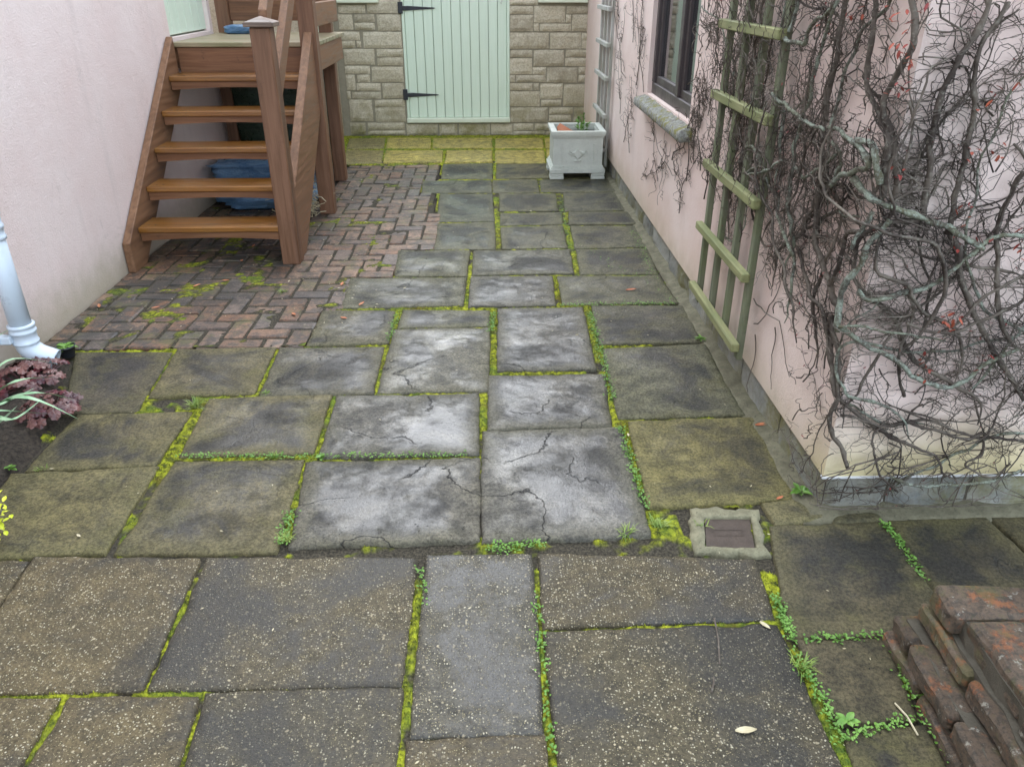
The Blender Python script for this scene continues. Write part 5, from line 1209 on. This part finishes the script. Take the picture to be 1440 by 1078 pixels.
# small-leaved ground cover in joints
rn = random.Random(31); b = MB()
def spray(pts, N, wdt):
    P = [gz(*p) for p in pts]
    for _ in range(N):
        k = rn.randrange(len(P)-1); c = P[k].lerp(P[k+1], rn.random()); c = c+Vector((rn.gauss(0, wdt), rn.gauss(0, wdt), rn.uniform(-.004, .012))); a = rn.uniform(0, 2*PI)
        b.add(*leafv(c, (math.cos(a), math.sin(a), rn.uniform(.2, 1)), rn.uniform(.006, .013), .007, .2, 2))
spray([(862,560),(830,440)], 420, .010); spray([(908,715),(870,600)], 260, .010); spray([(1115,900),(1090,840)], 220, .008); spray([(1300,815),(1262,760),(1240,735)], 220, .007); spray([(1345,1078),(1290,985),(1255,905)], 400, .010)
spray([(690,470),(694,440)], 160, .009); spray([(800,345),(787,280)], 260, .014); spray([(790,430),(950,427)], 240, .010); spray([(255,642),(450,642),(660,640)], 380, .008); spray([(545,480),(560,440)], 120, .01); spray([(690,772),(760,765)], 160, .012); spray([(920,390),(890,325)], 120, .02); spray([(1170,1040),(1280,1012)], 120, .008); spray([(1130,900),(1250,893)], 120, .007); spray([(1180,1030),(1120,920)], 160, .010); spray([(590,800),(600,850)], 40, .007); spray([(755,840),(775,1070)], 120, .009); spray([(410,720),(395,765)], 120, .012); spray([(815,345),(960,428)], 60, .02); spray([(545,195),(540,225)], 120, .02); spray([(607,195),(625,228)], 120, .02); spray([(694,195),(694,245)], 160, .02)
tag(b.obj('joint_weeds', M['gleaf']), 'tiny round-leaved green weeds creeping along the joints', 'weeds', kind='stuff')

# ------------------------------------------------------------------ fallen leaves and litter
def deadleaf(label, p, L, mat, seed, grp, ang=None, z=.004):
    c = gz(*p); rn = random.Random(seed); a = ang if ang is not None else rn.uniform(0, 2*PI); b = MB(); b.add(*leafv(c+Vector((0, 0, z)), (math.cos(a), math.sin(a), .12), L, L*.38, .05, 4))
    return tag(b.obj('fallen_leaf', M[mat], None, c), label, 'leaf', grp)
for i, p in enumerate([(411,441),(272,404),(313,395),(480,402),(355,348),(225,432),(340,366),(140,433)]): deadleaf('small orange dead leaf lying on the brick paving', p, .045, 'orange', i, 'orange leaves on the bricks')
for i, p in enumerate([(479,447),(505,430)]): deadleaf('small orange dead leaf on the slab beside the brick paving', p, .045, 'orange', 20+i, 'orange leaves on the nearer slab')
deadleaf('orange dead leaf on the slab beside the trellis', (880, 409), .06, 'orange', 30, None, .1); deadleaf('orange tile-coloured leaf at the foot of the plinth', (1062, 599), .055, 'orange', 31, None, .1); deadleaf('orange leaf scrap near the corner weed', (1092, 703), .03, 'orange', 32, None)
deadleaf('pale straw-coloured dead leaf on the big dark slab', (1034, 1029), .05, 'pale', 33, None, .0); deadleaf('pale narrow dead leaf on the joint above the big slab', (1068, 875), .035, 'pale', 34, None, -1)
rn = random.Random(40); b = MB()
for _ in range(420):
    x, y = rn.uniform(-2.1, 1.0), rn.uniform(1.0, 7.5)**1.0
    if rn.random() < .5: x, y = rn.uniform(-2.1, -.6), rn.uniform(3.5, 7.4)
    L = rn.uniform(.004, .013) if rn.random() < .85 else rn.uniform(.012, .025); a = rn.uniform(0, 2*PI); b.add(*leafv((x, y, .004), (math.cos(a), math.sin(a), .1), L, L*.4, .05, 2))
tag(b.obj('litter', M['pale']), 'scattered tiny pale leaf scraps on the paving', 'litter', kind='stuff')
b = MB()
for p0, p1 in (((662-460, 388), (222, 386)), ((1028, 1033), (1010, 950))): pass
for (x, y, a, L, lb_t) in ((225, 412, .2, .06, 'short dark twig on the bricks near the pink wall'), (340, 405, .1, .07, 'dark twig among leaves on the bricks before the stairs'), (1012, 935, 1.4, .16, 'long dark thin stem lying on the big dark slab'), (1290, 1035, 1.7, .09, 'pale straw lying beside the low brick wall'), (1000, 975, 1.2, .05, 'short dark stem end on the big dark slab')):
    c = gz(x, y); d = Vector((math.cos(a), math.sin(a), 0)); tag(obj('twig', *tube([c+Vector((0, 0, .005)), c+d*L*.5+Vector((.004, .003, .008)), c+d*L+Vector((0, 0, .005))], .0025, 5), M['pale' if x > 1200 else 'bark'], None, c), lb_t, 'twig')
